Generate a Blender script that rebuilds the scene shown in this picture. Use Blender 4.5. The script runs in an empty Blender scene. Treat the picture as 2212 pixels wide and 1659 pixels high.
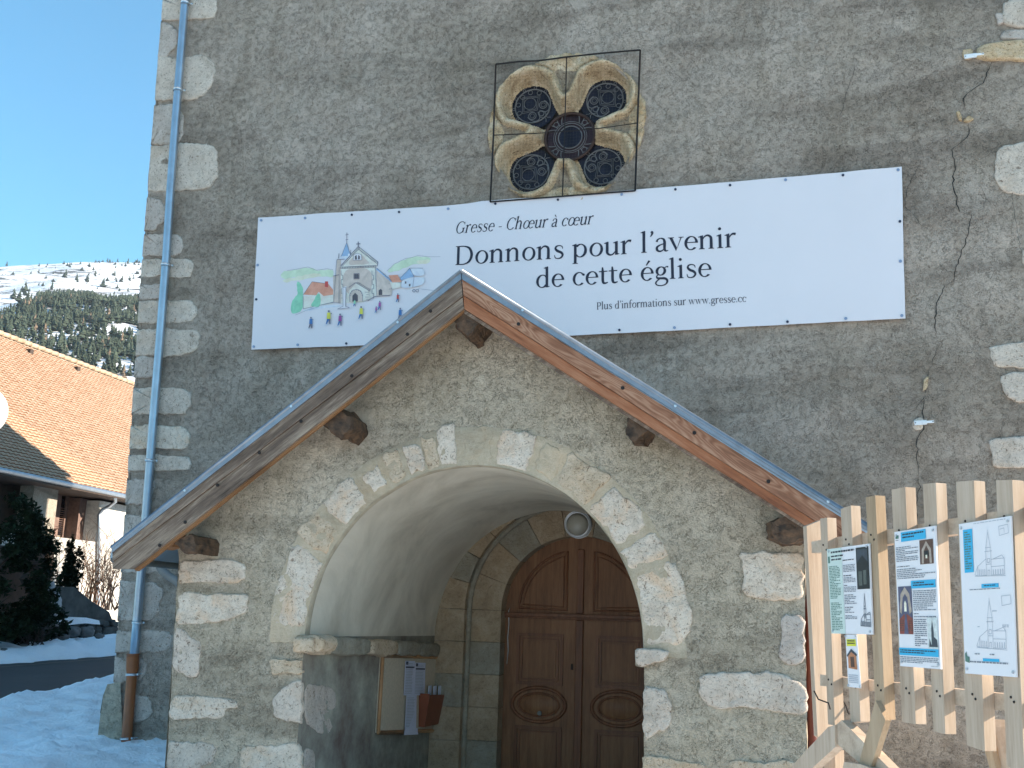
import bpy, bmesh, math, random
from math import sin, cos, pi, radians, hypot, atan2
from mathutils import Vector, Matrix, noise
from mathutils.geometry import delaunay_2d_cdt, tessellate_polygon
random.seed(7)
sc = bpy.context.scene
# ------------------------------------------------------------------ camera
YAW, PIT, ROL, FPX = radians(14.5), radians(12.4), radians(1.9), 2350.0
Fv = Vector((-sin(YAW)*cos(PIT), cos(YAW)*cos(PIT), sin(PIT)))
R0 = Vector((cos(YAW), sin(YAW), 0)); U0 = R0.cross(Fv)
Rv = R0*cos(ROL)+U0*sin(ROL); Uv = -R0*sin(ROL)+U0*cos(ROL)
CAM = Vector((0, -13.0, 1.75))
cd = bpy.data.cameras.new('camera'); cam = bpy.data.objects.new('camera', cd)
sc.collection.objects.link(cam)
cam.matrix_world = Matrix(((Rv.x, Uv.x, -Fv.x, CAM.x), (Rv.y, Uv.y, -Fv.y, CAM.y), (Rv.z, Uv.z, -Fv.z, CAM.z), (0, 0, 0, 1)))
cd.sensor_width = 36; cd.lens = 36*FPX/2212; cd.clip_end = 9000; cd.clip_start = .05
sc.camera = cam
# ------------------------------------------------------------------ light
SUN_AZ, SUN_EL = radians(10), radians(24)      # azimuth from +x towards +y
w = bpy.data.worlds.new('World'); sc.world = w; w.use_nodes = True
nt = w.node_tree; nt.nodes.clear()
sky = nt.nodes.new('ShaderNodeTexSky'); sky.sky_type = 'NISHITA'; sky.sun_disc = False
sky.sun_elevation = SUN_EL; sky.sun_rotation = pi/2-SUN_AZ; sky.altitude = 1500; sky.air_density = 1.0; sky.dust_density = .1; sky.ozone_density = 1.0
bg = nt.nodes.new('ShaderNodeBackground'); bg.inputs['Strength'].default_value = .115
wo = nt.nodes.new('ShaderNodeOutputWorld')
tn = nt.nodes.new('ShaderNodeMix'); tn.data_type = 'RGBA'; tn.blend_type = 'MULTIPLY'; tn.inputs[0].default_value = 1; tn.inputs[7].default_value = (.47, .99, 1.05, 1)
nt.links.new(sky.outputs[0], tn.inputs[6]); nt.links.new(tn.outputs[2], bg.inputs[0]); nt.links.new(bg.outputs[0], wo.inputs[0])
ld = bpy.data.lights.new('sun', 'SUN'); ld.energy = 5.0; ld.angle = radians(.5); ld.color = (1, .87, .71)
lo = bpy.data.objects.new('sun', ld); sc.collection.objects.link(lo)
sd = Vector((cos(SUN_AZ)*cos(SUN_EL), sin(SUN_AZ)*cos(SUN_EL), sin(SUN_EL)))
lo.rotation_euler = sd.to_track_quat('Z', 'Y').to_euler()
sc.view_settings.view_transform = 'Standard'; sc.view_settings.look = 'None'
sc.view_settings.exposure = 1.4; sc.view_settings.gamma = 1; sc.view_settings.use_curve_mapping = False

# ------------------------------------------------------------------ survey helpers: sight lines from the camera station, met with real planes
def ray(x, y): return Fv+Rv*((x-1106)/FPX)-Uv*((y-829.5)/FPX)
def S(x, y, Y=0.0):
    d = ray(x, y); return CAM+d*((Y-CAM.y)/d.y)
def SX(x, y, X):
    d = ray(x, y); return CAM+d*((X-CAM.x)/d.x)
def SP(x, y, A, n):
    d = ray(x, y); return CAM+d*((A-CAM).dot(n)/d.dot(n))
AX = Vector((-sin(YAW), cos(YAW), 0))
def rise(x, y):
    v = (Vector((x, y, 0))-Vector((CAM.x, CAM.y, 0))).dot(AX)
    return .045*max(0, v-14)
def G(x, y, dz=0):
    d = ray(x, y); t = (CAM.z+.045*14-dz)/(.045*d.dot(AX)-d.z); p = CAM+d*t
    return p
def nz(p, s, seed=0): return noise.noise(Vector(p)*s+Vector((seed*7.3, seed*3.1, seed)))

# ------------------------------------------------------------------ materials
def lin(c): return tuple(((v/12.92) if v <= .04045 else ((v+.055)/1.055)**2.4) for v in c)+(1,)
class M:
    def __init__(s, name, rough=.9, metallic=0, spec=None):
        s.m = bpy.data.materials.new(name); s.m.use_nodes = True; s.t = s.m.node_tree; s.N = s.t.nodes
        s.b = s.N['Principled BSDF']; s.b.inputs['Roughness'].default_value = rough; s.b.inputs['Metallic'].default_value = metallic
        if spec is not None: s.b.inputs['Specular IOR Level'].default_value = spec
        s.tc = s.N.new('ShaderNodeTexCoord').outputs['Object']; s.h = None
    def L(s, a, b): s.t.links.new(a, b)
    def map(s, sc=(1, 1, 1), rot=(0, 0, 0)):
        n = s.N.new('ShaderNodeMapping'); n.inputs['Scale'].default_value = sc; n.inputs['Rotation'].default_value = rot
        s.L(s.tc, n.inputs[0])
        return n.outputs[0]
    def noise(s, scale, detail=4, rough=.6, dist=0, vec=None):
        n = s.N.new('ShaderNodeTexNoise'); n.inputs['Scale'].default_value = scale; n.inputs['Detail'].default_value = detail
        n.inputs['Roughness'].default_value = rough; n.inputs['Distortion'].default_value = dist
        s.L(vec or s.tc, n.inputs['Vector']); return n.outputs['Fac']
    def vor(s, scale, feat='F1', vec=None, rnd=1):
        n = s.N.new('ShaderNodeTexVoronoi'); n.feature = feat; n.inputs['Scale'].default_value = scale; n.inputs['Randomness'].default_value = rnd
        s.L(vec or s.tc, n.inputs['Vector']); return n.outputs['Distance']
    def wave(s, scale, dist=5, det=2, vec=None, dsc=1, direction='X'):
        n = s.N.new('ShaderNodeTexWave'); n.inputs['Scale'].default_value = scale; n.inputs['Distortion'].default_value = dist
        n.inputs['Detail'].default_value = det; n.inputs['Detail Scale'].default_value = dsc; n.bands_direction = direction
        s.L(vec or s.tc, n.inputs['Vector']); return n.outputs['Fac']
    def ramp(s, fac, stops):
        n = s.N.new('ShaderNodeValToRGB'); e = n.color_ramp.elements
        while len(e) < len(stops): e.new(.5)
        for q, (p, c) in zip(e, stops):
            q.position = p; q.color = c if len(c) == 4 else tuple(c)+(1,)
        s.L(fac, n.inputs[0]); return n.outputs[0]
    def mix(s, a, b, fac, mode='MIX'):
        n = s.N.new('ShaderNodeMix'); n.data_type = 'RGBA'; n.blend_type = mode
        for v, i in ((fac, 0), (a, 6), (b, 7)):
            if hasattr(v, 'is_linked'): s.L(v, n.inputs[i])
            elif i == 0: n.inputs[0].default_value = v
            else: n.inputs[i].default_value = v if len(v) == 4 else tuple(v)+(1,)
        return n.outputs[2]
    def math(s, op, a, b=0):
        n = s.N.new('ShaderNodeMath'); n.operation = op
        for i, v in ((0, a), (1, b)):
            if hasattr(v, 'is_linked'): s.L(v, n.inputs[i])
            else: n.inputs[i].default_value = v
        return n.outputs[0]
    def out(s, col=None, bump=None, strength=.5, dist=.02, rough=None):
        if col is not None:
            if hasattr(col, 'is_linked'): s.L(col, s.b.inputs['Base Color'])
            else: s.b.inputs['Base Color'].default_value = col if len(col) == 4 else tuple(col)+(1,)
        if bump is not None:
            n = s.N.new('ShaderNodeBump'); n.inputs['Strength'].default_value = strength; n.inputs['Distance'].default_value = dist
            s.L(bump, n.inputs['Height']); s.L(n.outputs[0], s.b.inputs['Normal'])
        if rough is not None: s.L(rough, s.b.inputs['Roughness'])
        return s.m
def plain(name, col, rough=.8, metallic=0, var=.15, sc=8, bump=0, bs=60, spec=None):
    m = M(name, rough, metallic, spec)
    f = m.noise(sc, 5, .6)
    c = m.ramp(f, [(.3, tuple(v*(1-var) for v in col)), (.7, tuple(min(1, v*(1+var)) for v in col))])
    return m.out(c, m.noise(bs, 4, .6) if bump else None, bump, .01)
def roughcast(name, dark, mid, light, tint=None, pit=.75, bs=.9, big=1.0, curl=1.0, patch=.3):
    m = M(name, .95, spec=.12)
    a = m.noise(1.0*big, 7, .62, .7); b = m.noise(5.5, 6, .7, 1.0); c = m.noise(24, 4, .75, 1.8); d = m.noise(60, 3, .7, 2.0)
    f = m.math('ADD', m.math('MULTIPLY', a, .36), m.math('ADD', m.math('MULTIPLY', b, .34), m.math('MULTIPLY', c, .30)))
    col = m.ramp(f, [(.40, dark), (.5, mid), (.60, light)])
    if tint: col = m.mix(col, tint, m.ramp(m.noise(.8, 5, .7, .5), [(.48, (0, 0, 0)), (.72, (.7, .7, .7))]))
    st = m.noise(1, 6, .65, .6, m.map((.35, .35, 1.7)))
    col = m.mix(col, m.mix(col, (.58, .57, .56), 1, 'MULTIPLY'), m.ramp(st, [(.50, (0, 0, 0)), (.66, (.8, .8, .8))]))
    # soft damp patches and runoff streaks
    pt = m.ramp(m.noise(.42, 5, .6, .8), [(.40, (1, 1, 1)), (.56, (0, 0, 0))])
    col = m.mix(col, m.mix(col, (.70, .69, .66), 1, 'MULTIPLY'), m.math('MULTIPLY', pt, patch*1.6))
    sk = m.ramp(m.noise(1, 5, .7, .3, m.map((2.6, 2.6, .35))), [(.53, (0, 0, 0)), (.68, (1, 1, 1))])
    col = m.mix(col, m.mix(col, (.76, .74, .70), 1, 'MULTIPLY'), m.math('MULTIPLY', sk, patch*1.3))
    # little dark curls left by the thrown mortar
    cu = m.math('ABSOLUTE', m.math('SUBTRACT', m.noise(19, 3, .6, 2.6), .5))
    msk = m.ramp(m.noise(11, 4, .7, .5), [(.44, (0, 0, 0)), (.56, (1, 1, 1))])
    cl = m.math('MULTIPLY', m.ramp(cu, [(.006, (1, 1, 1)), (.030, (0, 0, 0))]), msk)
    pits = m.ramp(m.math('MINIMUM', c, d), [(.31, (1, 1, 1)), (.40, (0, 0, 0))])
    col = m.mix(col, m.mix(col, (.30, .28, .26), 1, 'MULTIPLY'), m.math('MULTIPLY', pits, pit))
    col = m.mix(col, m.mix(col, (.28, .26, .24), 1, 'MULTIPLY'), m.math('MULTIPLY', cl, .85*curl))
    fl = m.ramp(m.noise(34, 3, .7, 2.2), [(.60, (0, 0, 0)), (.70, (1, 1, 1))])
    col = m.mix(col, (.74, .68, .58), m.math('MULTIPLY', fl, .45*curl))
    h = m.math('SUBTRACT', m.math('ADD', m.math('MULTIPLY', c, 1.0), m.math('MULTIPLY', d, .45)), m.math('MULTIPLY', cl, .5))
    return m.out(col, h, bs, .035)
MT = {}
MT['facade'] = roughcast('grey_roughcast', (.43, .34, .27), (.56, .455, .37), (.66, .545, .45), (.49, .395, .305), .5, curl=.85, patch=.45)
MT['porch'] = roughcast('porch_roughcast', (.54, .445, .325), (.70, .585, .445), (.79, .675, .53), (.65, .525, .37), .5, curl=.85, patch=.25)
MT['smooth'] = roughcast('smooth_band_render', (.50, .40, .28), (.58, .475, .345), (.66, .55, .42), (.66, .47, .30), .25, .4, 1.6, .3)
def stone_mat(name, cols, warm=(.50, .33, .20), pit=.8, wf=.5):
    m = M(name, .92, spec=.2)
    a = m.noise(4, 6, .65, .7); b = m.noise(22, 5, .75, .8); d = m.noise(46, 3, .7, 1)
    col = m.ramp(m.math('ADD', m.math('MULTIPLY', a, .6), m.math('MULTIPLY', b, .4)), [(.35, cols[0]), (.5, cols[1]), (.65, cols[2])])
    col = m.mix(col, warm, m.ramp(m.noise(2.6, 5, .7, .6), [(.50, (0, 0, 0)), (.72, (wf, wf, wf))]))
    pits = m.ramp(m.math('MINIMUM', b, d), [(.35, (1, 1, 1)), (.41, (0, 0, 0))])
    col = m.mix(col, m.mix(col, (.3, .24, .2), 1, 'MULTIPLY'), m.math('MULTIPLY', pits, pit))
    return m.out(col, m.math('ADD', b, m.math('MULTIPLY', d, .5)), .9, .025)
MT['stone'] = stone_mat('pale_tufa', [(.48, .39, .31), (.66, .55, .45), (.78, .67, .56)], (.64, .46, .32), wf=.45)
MT['stone_grey'] = stone_mat('grey_limestone', [(.42, .35, .29), (.57, .48, .41), (.70, .61, .53)], (.56, .43, .32), wf=.35)  # greyer, slightly darker stone colour than the pale tufa
MT['stone_warm'] = stone_mat('ochre_tufa', [(.48, .35, .23), (.62, .48, .34), (.74, .60, .45)], (.68, .43, .24), wf=.6)
MT['stone_pink'] = stone_mat('pink_tufa', [(.52, .42, .33), (.72, .60, .48), (.84, .73, .61)], (.78, .49, .28), wf=.75)
MT['stone_ochre'] = stone_mat('window_tufa', [(.34, .22, .12), (.64, .475, .30), (.80, .66, .48)], (.60, .36, .17), .9, .6)
MT['dressed'] = stone_mat('portal_stone', [(.34, .25, .165), (.46, .345, .23), (.54, .43, .31)], (.48, .33, .19), .3)
MT['dressed_grey'] = stone_mat('portal_grey_stone', [(.27, .24, .18), (.36, .32, .25), (.44, .40, .32)], (.38, .29, .18), .3)
m = M('vault_plaster', .9, spec=.2)
a = m.noise(.9, 6, .6, .5); b = m.noise(6, 4, .6)
z = m.N.new('ShaderNodeSeparateXYZ'); m.L(m.tc, z.inputs[0])
col = m.ramp(a, [(.36, (.47, .42, .34)), (.50, (.63, .57, .47)), (.64, (.74, .68, .57))])
MT['plaster'] = m.out(col, m.math('ADD', a, m.math('MULTIPLY', b, .3)), .3, .05)
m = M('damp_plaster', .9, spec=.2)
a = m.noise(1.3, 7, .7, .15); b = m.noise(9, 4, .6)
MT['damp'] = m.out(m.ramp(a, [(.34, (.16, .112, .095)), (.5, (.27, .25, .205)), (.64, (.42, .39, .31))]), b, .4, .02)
MT['band_edge'] = plain('lime_edge', (.40, .34, .25), .9, var=.25, sc=9, bump=.4)
def wood(name, c0, c1, c2, ang=0, axis='X', sc=1.0, rough=.75, flame=0.0, fine=1.0):
    m = M(name, rough, spec=.3); src = m.tc
    if ang:
        n = m.N.new('ShaderNodeMapping'); n.inputs['Rotation'].default_value = (0, ang, 0); m.L(m.tc, n.inputs[0]); src = n.outputs[0]
    def stretch(l, c):
        n2 = m.N.new('ShaderNodeMapping'); n2.inputs['Scale'].default_value = (l, c, c) if axis == 'X' else (c, c, l); m.L(src, n2.inputs[0]); return n2.outputs[0]
    n1 = m.noise(1.0, 7, .72, .25, stretch(.9*sc, 13*sc)); n3 = m.noise(1.0, 4, .6, .3, stretch(.5*sc, 3.2*sc)); n4 = m.noise(1.0, 3, .7, .1, stretch(5*sc, 70*sc))
    f = m.math('ADD', m.math('MULTIPLY', n1, .5), m.math('ADD', m.math('MULTIPLY', n3, .3), m.math('MULTIPLY', n4, .2*fine)))
    if flame:
        # cathedral figure: level lines of a long stretched field
        g = m.noise(1.0, 2, .5, .2, stretch(.8, 4.2)); r = m.math('SINE', m.math('MULTIPLY', g, 150)); r = m.math('ADD', m.math('MULTIPLY', r, .055*flame), 0)
        f = m.math('ADD', f, r)
    col = m.ramp(f, [(.36, c0), (.49, c1), (.62, c2)])
    return m.out(col, f, .25, .003)
AL = math.atan2(4.804-2.12, 3.24)
MT['barge_old'] = wood('weathered_larch', (.045, .030, .022), (.17, .12, .088), (.40, .31, .23), radians(37.8), sc=1.6)
MT['barge_new'] = wood('red_larch', (.14, .055, .028), (.30, .135, .075), (.45, .25, .155), radians(-33.5), sc=1.3, flame=1.0)
MT['barge_plain'] = wood('red_larch_plain', (.12, .035, .015), (.32, .12, .055), (.46, .22, .12), radians(-33.5), sc=1.4)
MT['orange_strip'] = wood('orange_sapwood', (.10, .045, .018), (.25, .12, .05), (.33, .18, .09), radians(37.8), sc=1.6)
MT['purlin'] = plain('charred_beam', (.075, .040, .020), .75, var=.85, sc=13, bump=1, bs=16)
MT['picket'] = wood('rough_sawn_pine', (.36, .25, .17), (.48, .36, .26), (.58, .45, .34), axis='Z', sc=1.6, rough=.8)
MT['lath'] = wood('rough_sawn_lath', (.38, .27, .19), (.50, .375, .27), (.60, .47, .35), axis='X', sc=1.6, rough=.8)
MT['knotted'] = wood('darker_pine', (.27, .18, .10), (.42, .29, .18), (.52, .38, .25), axis='Z', sc=1.3, rough=.8)
MT['door'] = wood('door_oak', (.12, .05, .020), (.225, .10, .043), (.31, .15, .068), axis='Z', sc=1.6, rough=.5)
MT['door_mould'] = wood('door_moulding_oak', (.10, .038, .017), (.18, .07, .031), (.25, .105, .048), axis='Z', sc=1.6, rough=.45)
MT['zinc'] = plain('zinc', (.36, .41, .46), .33, .75, .12, 5, bump=.05, bs=9)
MT['zinc_old'] = plain('old_dull_zinc', (.20, .20, .19), .6, .3, .2, 6)
MT['zinc_edge'] = plain('zinc_edge', (.24, .265, .30), .4, .6, .18, 7)
MT['pvc'] = plain('terracotta_pvc', (.30, .095, .03), .45, 0, .18, 6)
MT['iron'] = plain('rusty_iron', (.018, .012, .010), .7, .2, .3, 20)
MT['iron_brown'] = plain('brown_iron', (.05, .024, .018), .6, .2, .3, 20)
MT['mesh'] = plain('wire', (.09, .07, .05), .6, .5, .2, 20)
MT['clamp'] = plain('steel_clamp', (.6, .62, .64), .3, .8, .1, 8)
MT['glass_dark'] = plain('stained_glass', (.014, .014, .024), .35, 0, .6, 7, spec=.2)
MT['glass_violet'] = plain('violet_glass', (.035, .018, .022), .35, 0, .5, 7, spec=.2)
MT['lead'] = plain('lead_came', (.17, .165, .165), .6, .1, .2, 10)
MT['banner'] = plain('banner_pvc', (.72, .675, .69), .5, 0, .02, .8, spec=.35)
MT['ink'] = plain('navy_ink', (.012, .012, .028), .5, 0, .05)
MT['grommet'] = plain('dark_screw', (.035, .04, .07), .4, .6, .2)
MT['washer'] = plain('pale_washer', (.28, .32, .42), .35, .7, .2)
MT['white'] = plain('white_board', (.80, .76, .75), .35, 0, .01)
MT['gauge'] = plain('white_gauge', (.75, .76, .76), .4, 0, .05)
MT['greenish'] = plain('pale_green_print', (.60, .68, .60), .4, 0, .03)
MT['blue'] = plain('sky_blue_print', (.035, .42, .66), .4, 0, .03)
MT['yellow'] = plain('yellow_print', (.75, .70, .05), .4, 0, .03)
MT['text'] = plain('grey_print', (.22, .23, .25), .5, 0, .05)
MT['textd'] = plain('black_print', (.03, .03, .04), .5, 0, .05)
MT['textg'] = plain('green_print', (.10, .20, .15), .5, 0, .05)
MT['line'] = plain('fine_print', (.40, .42, .46), .5, 0, .05)
MT['snow'] = None
m = M('snow', .75, spec=.3)
b = m.noise(5, 6, .65, .5); c = m.noise(24, 4, .6)
MT['snow'] = m.out(m.ramp(b, [(.3, (.89, .91, .95)), (.6, (.94, .95, .97))]), m.math('ADD', b, m.math('MULTIPLY', c, .3)), .6, .08)
m = M('asphalt', .85); a = m.noise(1.2, 5, .6); b = m.noise(60, 3, .6)
MT['asphalt'] = m.out(m.ramp(a, [(.3, (.026, .026, .027)), (.7, (.042, .041, .042))]), b, .4, .01)
m = M('gravel_ground', .9); a = m.noise(.35, 6, .65, .6); b = m.noise(14, 5, .7)
MT['ground'] = m.out(m.ramp(a, [(.36, (.36, .33, .28)), (.42, (.48, .45, .40)), (.46, (.84, .84, .84))]), b, .5, .03)
MT['rock'] = plain('field_stone', (.13, .125, .12), .9, 0, .4, 5, bump=.8, bs=12)
MT['rockwall'] = plain('dark_stone_wall', (.06, .06, .055), .9, 0, .5, 3, bump=.8, bs=8)

# ------------------------------------------------------------------ object helpers
col = sc.collection
ORG = {}
def setup(o, mats, parent, loc):
    if not isinstance(mats, (list, tuple)): mats = [mats]
    for q in mats: o.data.materials.append(q)
    return o
class MB:
    def __init__(s): s.v = []; s.f = []; s.mi = []; s.sm = []
    def add(s, vs, fs, mi=0, sm=False):
        k = len(s.v); s.v += [tuple(p) for p in vs]
        for f in fs: s.f.append(tuple(i+k for i in f)); s.mi.append(mi); s.sm.append(sm)
    def poly(s, pts, mi=0): s.add(pts, [tuple(range(len(pts)))], mi)
    def box(s, c, hx, hy, hz, X=Vector((1, 0, 0)), Y=Vector((0, 1, 0)), Z=Vector((0, 0, 1)), mi=0):
        c = Vector(c); vs = [c+X*(hx*a)+Y*(hy*b)+Z*(hz*d) for a in (-1, 1) for b in (-1, 1) for d in (-1, 1)]
        s.add(vs, [(0, 1, 3, 2), (4, 6, 7, 5), (0, 4, 5, 1), (2, 3, 7, 6), (0, 2, 6, 4), (1, 5, 7, 3)], mi)
    def prism(s, pts, d, mi=0, mi_side=None):       # pts: front outline, d: vector to the back
        n = len(pts); d = Vector(d); a = [Vector(p) for p in pts]
        tri = tessellate_polygon([a]); vs = a+[p+d for p in a]
        fs = [tuple(t) for t in tri]+[tuple(reversed([i+n for i in t])) for t in tri]
        s.add(vs, fs, mi); s.add(vs, [(i, (i+1) % n, (i+1) % n+n, i+n) for i in range(n)], mi if mi_side is None else mi_side)
    def tube(s, pts, r, seg=10, mi=0, closed=False, caps=True):
        pts = [Vector(p) for p in pts]; n = len(pts); rs = r if isinstance(r, (list, tuple)) else [r]*n
        vs = []; up = None
        for i, p in enumerate(pts):
            a = pts[(i-1) % n] if (closed or i > 0) else p; b = pts[(i+1) % n] if (closed or i < n-1) else p
            t = (b-a).normalized()
            if up is None:
                up = t.cross(Vector((0, 0, 1)) if abs(t.z) < .9 else Vector((1, 0, 0))).normalized()
            up = (up-t*up.dot(t)).normalized(); q = t.cross(up)
            vs += [p+(up*cos(2*pi*k/seg)+q*sin(2*pi*k/seg))*rs[i] for k in range(seg)]
        fs = []
        for i in range(n if closed else n-1):
            j = (i+1) % n
            fs += [(i*seg+k, i*seg+(k+1) % seg, j*seg+(k+1) % seg, j*seg+k) for k in range(seg)]
        if caps and not closed: fs += [tuple(range(seg)), tuple((n-1)*seg+k for k in reversed(range(seg)))]
        s.add(vs, fs, mi, True)
    def disc(s, c, r, n, h=.004, seg=16, mi=0):
        c = Vector(c); n = Vector(n).normalized(); u = n.cross(Vector((0, 0, 1))).normalized(); v = n.cross(u)
        ring = [c+(u*cos(2*pi*k/seg)+v*sin(2*pi*k/seg))*r for k in range(seg)]
        s.prism([p+n*h for p in ring], -n*h*1.5, mi)
    def build(s, name, mats, parent=None, loc=None, smooth=None):
        me = bpy.data.meshes.new(name)
        org = ORG[parent] if parent is not None else Vector(loc if loc is not None else (0, 0, 0))
        me.from_pydata([tuple(Vector(p)-org) for p in s.v], [], s.f); me.validate()
        if len(me.polygons) == len(s.f):
            me.polygons.foreach_set('material_index', s.mi)
            me.polygons.foreach_set('use_smooth', [bool(q) if smooth is None else smooth for q in s.sm])
        o = bpy.data.objects.new(name, me); col.objects.link(o); ORG[o] = org
        for q in (mats if isinstance(mats, (list, tuple)) else [mats]): me.materials.append(q)
        if parent is not None: o.parent = parent
        else: o.location = org
        return o
def tag(o, label=None, cat=None, group=None, kind=None):
    if label: o['label'] = label
    if cat: o['category'] = cat
    if group: o['group'] = group
    if kind: o['kind'] = kind
    return o
def thing(name, label, cat, loc, group=None):
    o = bpy.data.objects.new(name, None); col.objects.link(o); o.location = loc; ORG[o] = Vector(loc); o.empty_display_size = .2
    return tag(o, label, cat, group)
def bevel(o, w=.01, seg=2):
    b = o.modifiers.new('bevel', 'BEVEL'); b.width = w; b.segments = seg; b.limit_method = 'ANGLE'; return o

def inside(p, poly):
    x, y = p; c = False; n = len(poly)
    for i in range(n):
        x0, y0 = poly[i]; x1, y1 = poly[(i+1) % n]
        if (y0 > y) != (y1 > y) and x < (x1-x0)*(y-y0)/(y1-y0)+x0: c = not c
    return c
def resample(poly, step, closed=True):
    out = []; n = len(poly)
    for i in range(n if closed else n-1):
        a = Vector(poly[i]); b = Vector(poly[(i+1) % n]); k = max(1, round((b-a).length/step))
        out += [tuple(a.lerp(b, j/k)) for j in range(k)]
    if not closed: out.append(tuple(poly[-1]))
    return out
def relief_sheet(outer, holes, grid, fn, mi=0):
    """wall sheet in (a,b) with real relief; fn(a,b)->3D point"""
    verts = []; edges = []
    for lp in [outer]+holes:
        k = len(verts); verts += [Vector(p) for p in lp]; edges += [(k+i, k+(i+1) % len(lp)) for i in range(len(lp))]
    x0 = min(p[0] for p in outer); x1 = max(p[0] for p in outer); y0 = min(p[1] for p in outer); y1 = max(p[1] for p in outer)
    y = y0+grid*.5
    rr = random.Random(3)
    while y < y1:
        x = x0+grid*.5
        while x < x1:
            p = (x+rr.uniform(-.2, .2)*grid, y+rr.uniform(-.2, .2)*grid); verts.append(Vector(p)); x += grid
        y += grid
    V, E_, T, *_ = delaunay_2d_cdt(verts, edges, [], 0, 1e-5)
    mb = MB(); fs = []
    for t in T:
        c = ((V[t[0]].x+V[t[1]].x+V[t[2]].x)/3, (V[t[0]].y+V[t[1]].y+V[t[2]].y)/3)
        if inside(c, outer) and not any(inside(c, h) for h in holes): fs.append(t)
    mb.add([fn(v.x, v.y) for v in V], fs, mi, True)
    return mb

# ------------------------------------------------------------------ stones
STN = [0]
def chaikin(p, k=2, f=.22):
    for _ in range(k):
        q = []
        for i in range(len(p)):
            a = Vector(p[i]); b = Vector(p[(i+1) % len(p)]); q += [tuple(a.lerp(b, f)), tuple(a.lerp(b, 1-f))]
        p = q
    return p
def stone(name, poly, frame, h, mat, parent, jit=.016, rnd=1, sink=.03, step=.05, flat=.75, amin=None):
    """irregular stone: outline in (a,b) metres, domed face with lumps. frame(a,b,h)->3D"""
    STN[0] += 1; sd_ = STN[0]
    if rnd: poly = chaikin(poly, rnd, .16)
    p = resample(poly, step); n = len(p)
    cx = sum(q[0] for q in p)/n; cy = sum(q[1] for q in p)/n
    out = []
    for (a, b) in p:
        k = 1+0; d = Vector((a-cx, b-cy)); l = d.length or 1
        j = jit*(2.0*noise.noise(Vector((a*5, b*5, sd_*3.7)))+1.9*noise.noise(Vector((a*17, b*17, sd_*1.7)))+1.0*noise.noise(Vector((a*40, b*40, sd_*1.1))))
        a, b = a+d.x/l*j, b+d.y/l*j
        if amin: a = max(a, amin(b))
        out.append((a, b))
    rings = [(1.0, -sink), (1.0, h*.35), (.965, h*.85), (.88, h), (.66, h), (.4, h), (.15, h)]
    mb = MB(); vs = []
    for ri, (s, hh) in enumerate(rings):
        for (a, b) in out:
            A = cx+(a-cx)*s; B = cy+(b-cy)*s
            e = 0 if ri < 1 else .010*noise.noise(Vector((A*9, B*9, sd_*2.3)))+.006*noise.noise(Vector((A*24, B*24, sd_)))
            vs.append(frame(A, B, hh+e))
    vs.append(frame(cx, cy, h)); c = len(vs)-1; fs = []
    for r in range(len(rings)-1):
        for i in range(n):
            j = (i+1) % n; fs.append((r*n+i, r*n+j, (r+1)*n+j, (r+1)*n+i))
    r = len(rings)-1
    fs += [(r*n+i, r*n+(i+1) % n, c) for i in range(n)]
    mb.add(vs, fs, 0, True)
    return mb.build(name, mat, parent)
def frameY(Y): return lambda a, b, h: Vector((a, Y-h, b))
def edge_a(b):
    for (a0, b0), (a1, b1) in zip(left_edge, left_edge[1:]):
        if b0 <= b <= b1: return a0+(a1-a0)*(b-b0)/(b1-b0)-.006
    return -9.1
def pxpoly(pts, Y): return [(S(x, y, Y).x, S(x, y, Y).z) for x, y in pts]
def rect(x0, y0, x1, y1, sl=0): return [(x0+sl, y0), (x1+sl, y0), (x1, y1), (x0, y1)]

# ================================================================== CHURCH
P = 3.705
church = thing('church', 'old village church with grey roughcast west front and pale corner stones', 'church', (-2.75, 0, 0))
# facade sheet with openings for the portal and the four-lobed window
DC = -2.49                                    # door axis
LOBES = [(S(1143, 213), .44), (S(1301, 200), .44), (S(1139, 357), .44), (S(1296, 345), .44)]
LOBES = [((p.x, p.z), r) for p, r in LOBES]
RC = (sum(l[0][0] for l in LOBES)/4, sum(l[0][1] for l in LOBES)/4)
def arch(cx, zs, rx, rz, z0, n=28):
    pts = [(cx-rx, z0)]
    k = max(1, int((zs-z0)/.12))
    pts = [(cx-rx, z0+(zs-z0)*i/k) for i in range(k)]
    pts += [(cx-rx*cos(pi*i/n), zs+rz*sin(pi*i/n)) for i in range(n+1)]
    pts += [(cx+rx, zs-(zs-z0)*(i+1)/k) for i in range(k)]
    return pts
left_edge_ = 0
left_edge = [(-8.50, -.5), (-8.55, -.12), (-8.63, 1.6), (-8.72, 3.6), (-8.85, 6.37), (-8.93, 8.6), (-9.0, 10.8), (-9.03, 12)]
outer = resample(left_edge, .12, False)
outer = [(a+.012*nz((0, 0, b), 3.1), b) for a, b in outer]
outer += resample([(-9.03+.1, 12), (3.35, 12), (3.3, -.5), (-8.50, -.5)], .14, False)[:-1]
portal_hole = arch(DC, 1.90, 1.56, 1.52, -.49)
def sur_r(t): return 1.075+.02*sin(3*t+1)+.06*noise.noise(Vector((cos(t)*1.6, sin(t)*1.6, 3)))+.03*noise.noise(Vector((cos(t)*7, sin(t)*7, 5)))
sur_out = [(RC[0]+sur_r(2*pi*i/160)*cos(2*pi*i/160), RC[1]+.03+sur_r(2*pi*i/160)*sin(2*pi*i/160)) for i in range(160)]
sur_in = [(RC[0]+(sur_r(2*pi*i/80)-.06)*cos(2*pi*i/80), RC[1]+.03+(sur_r(2*pi*i/80)-.06)*sin(2*pi*i/80)) for i in range(80)]
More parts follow.
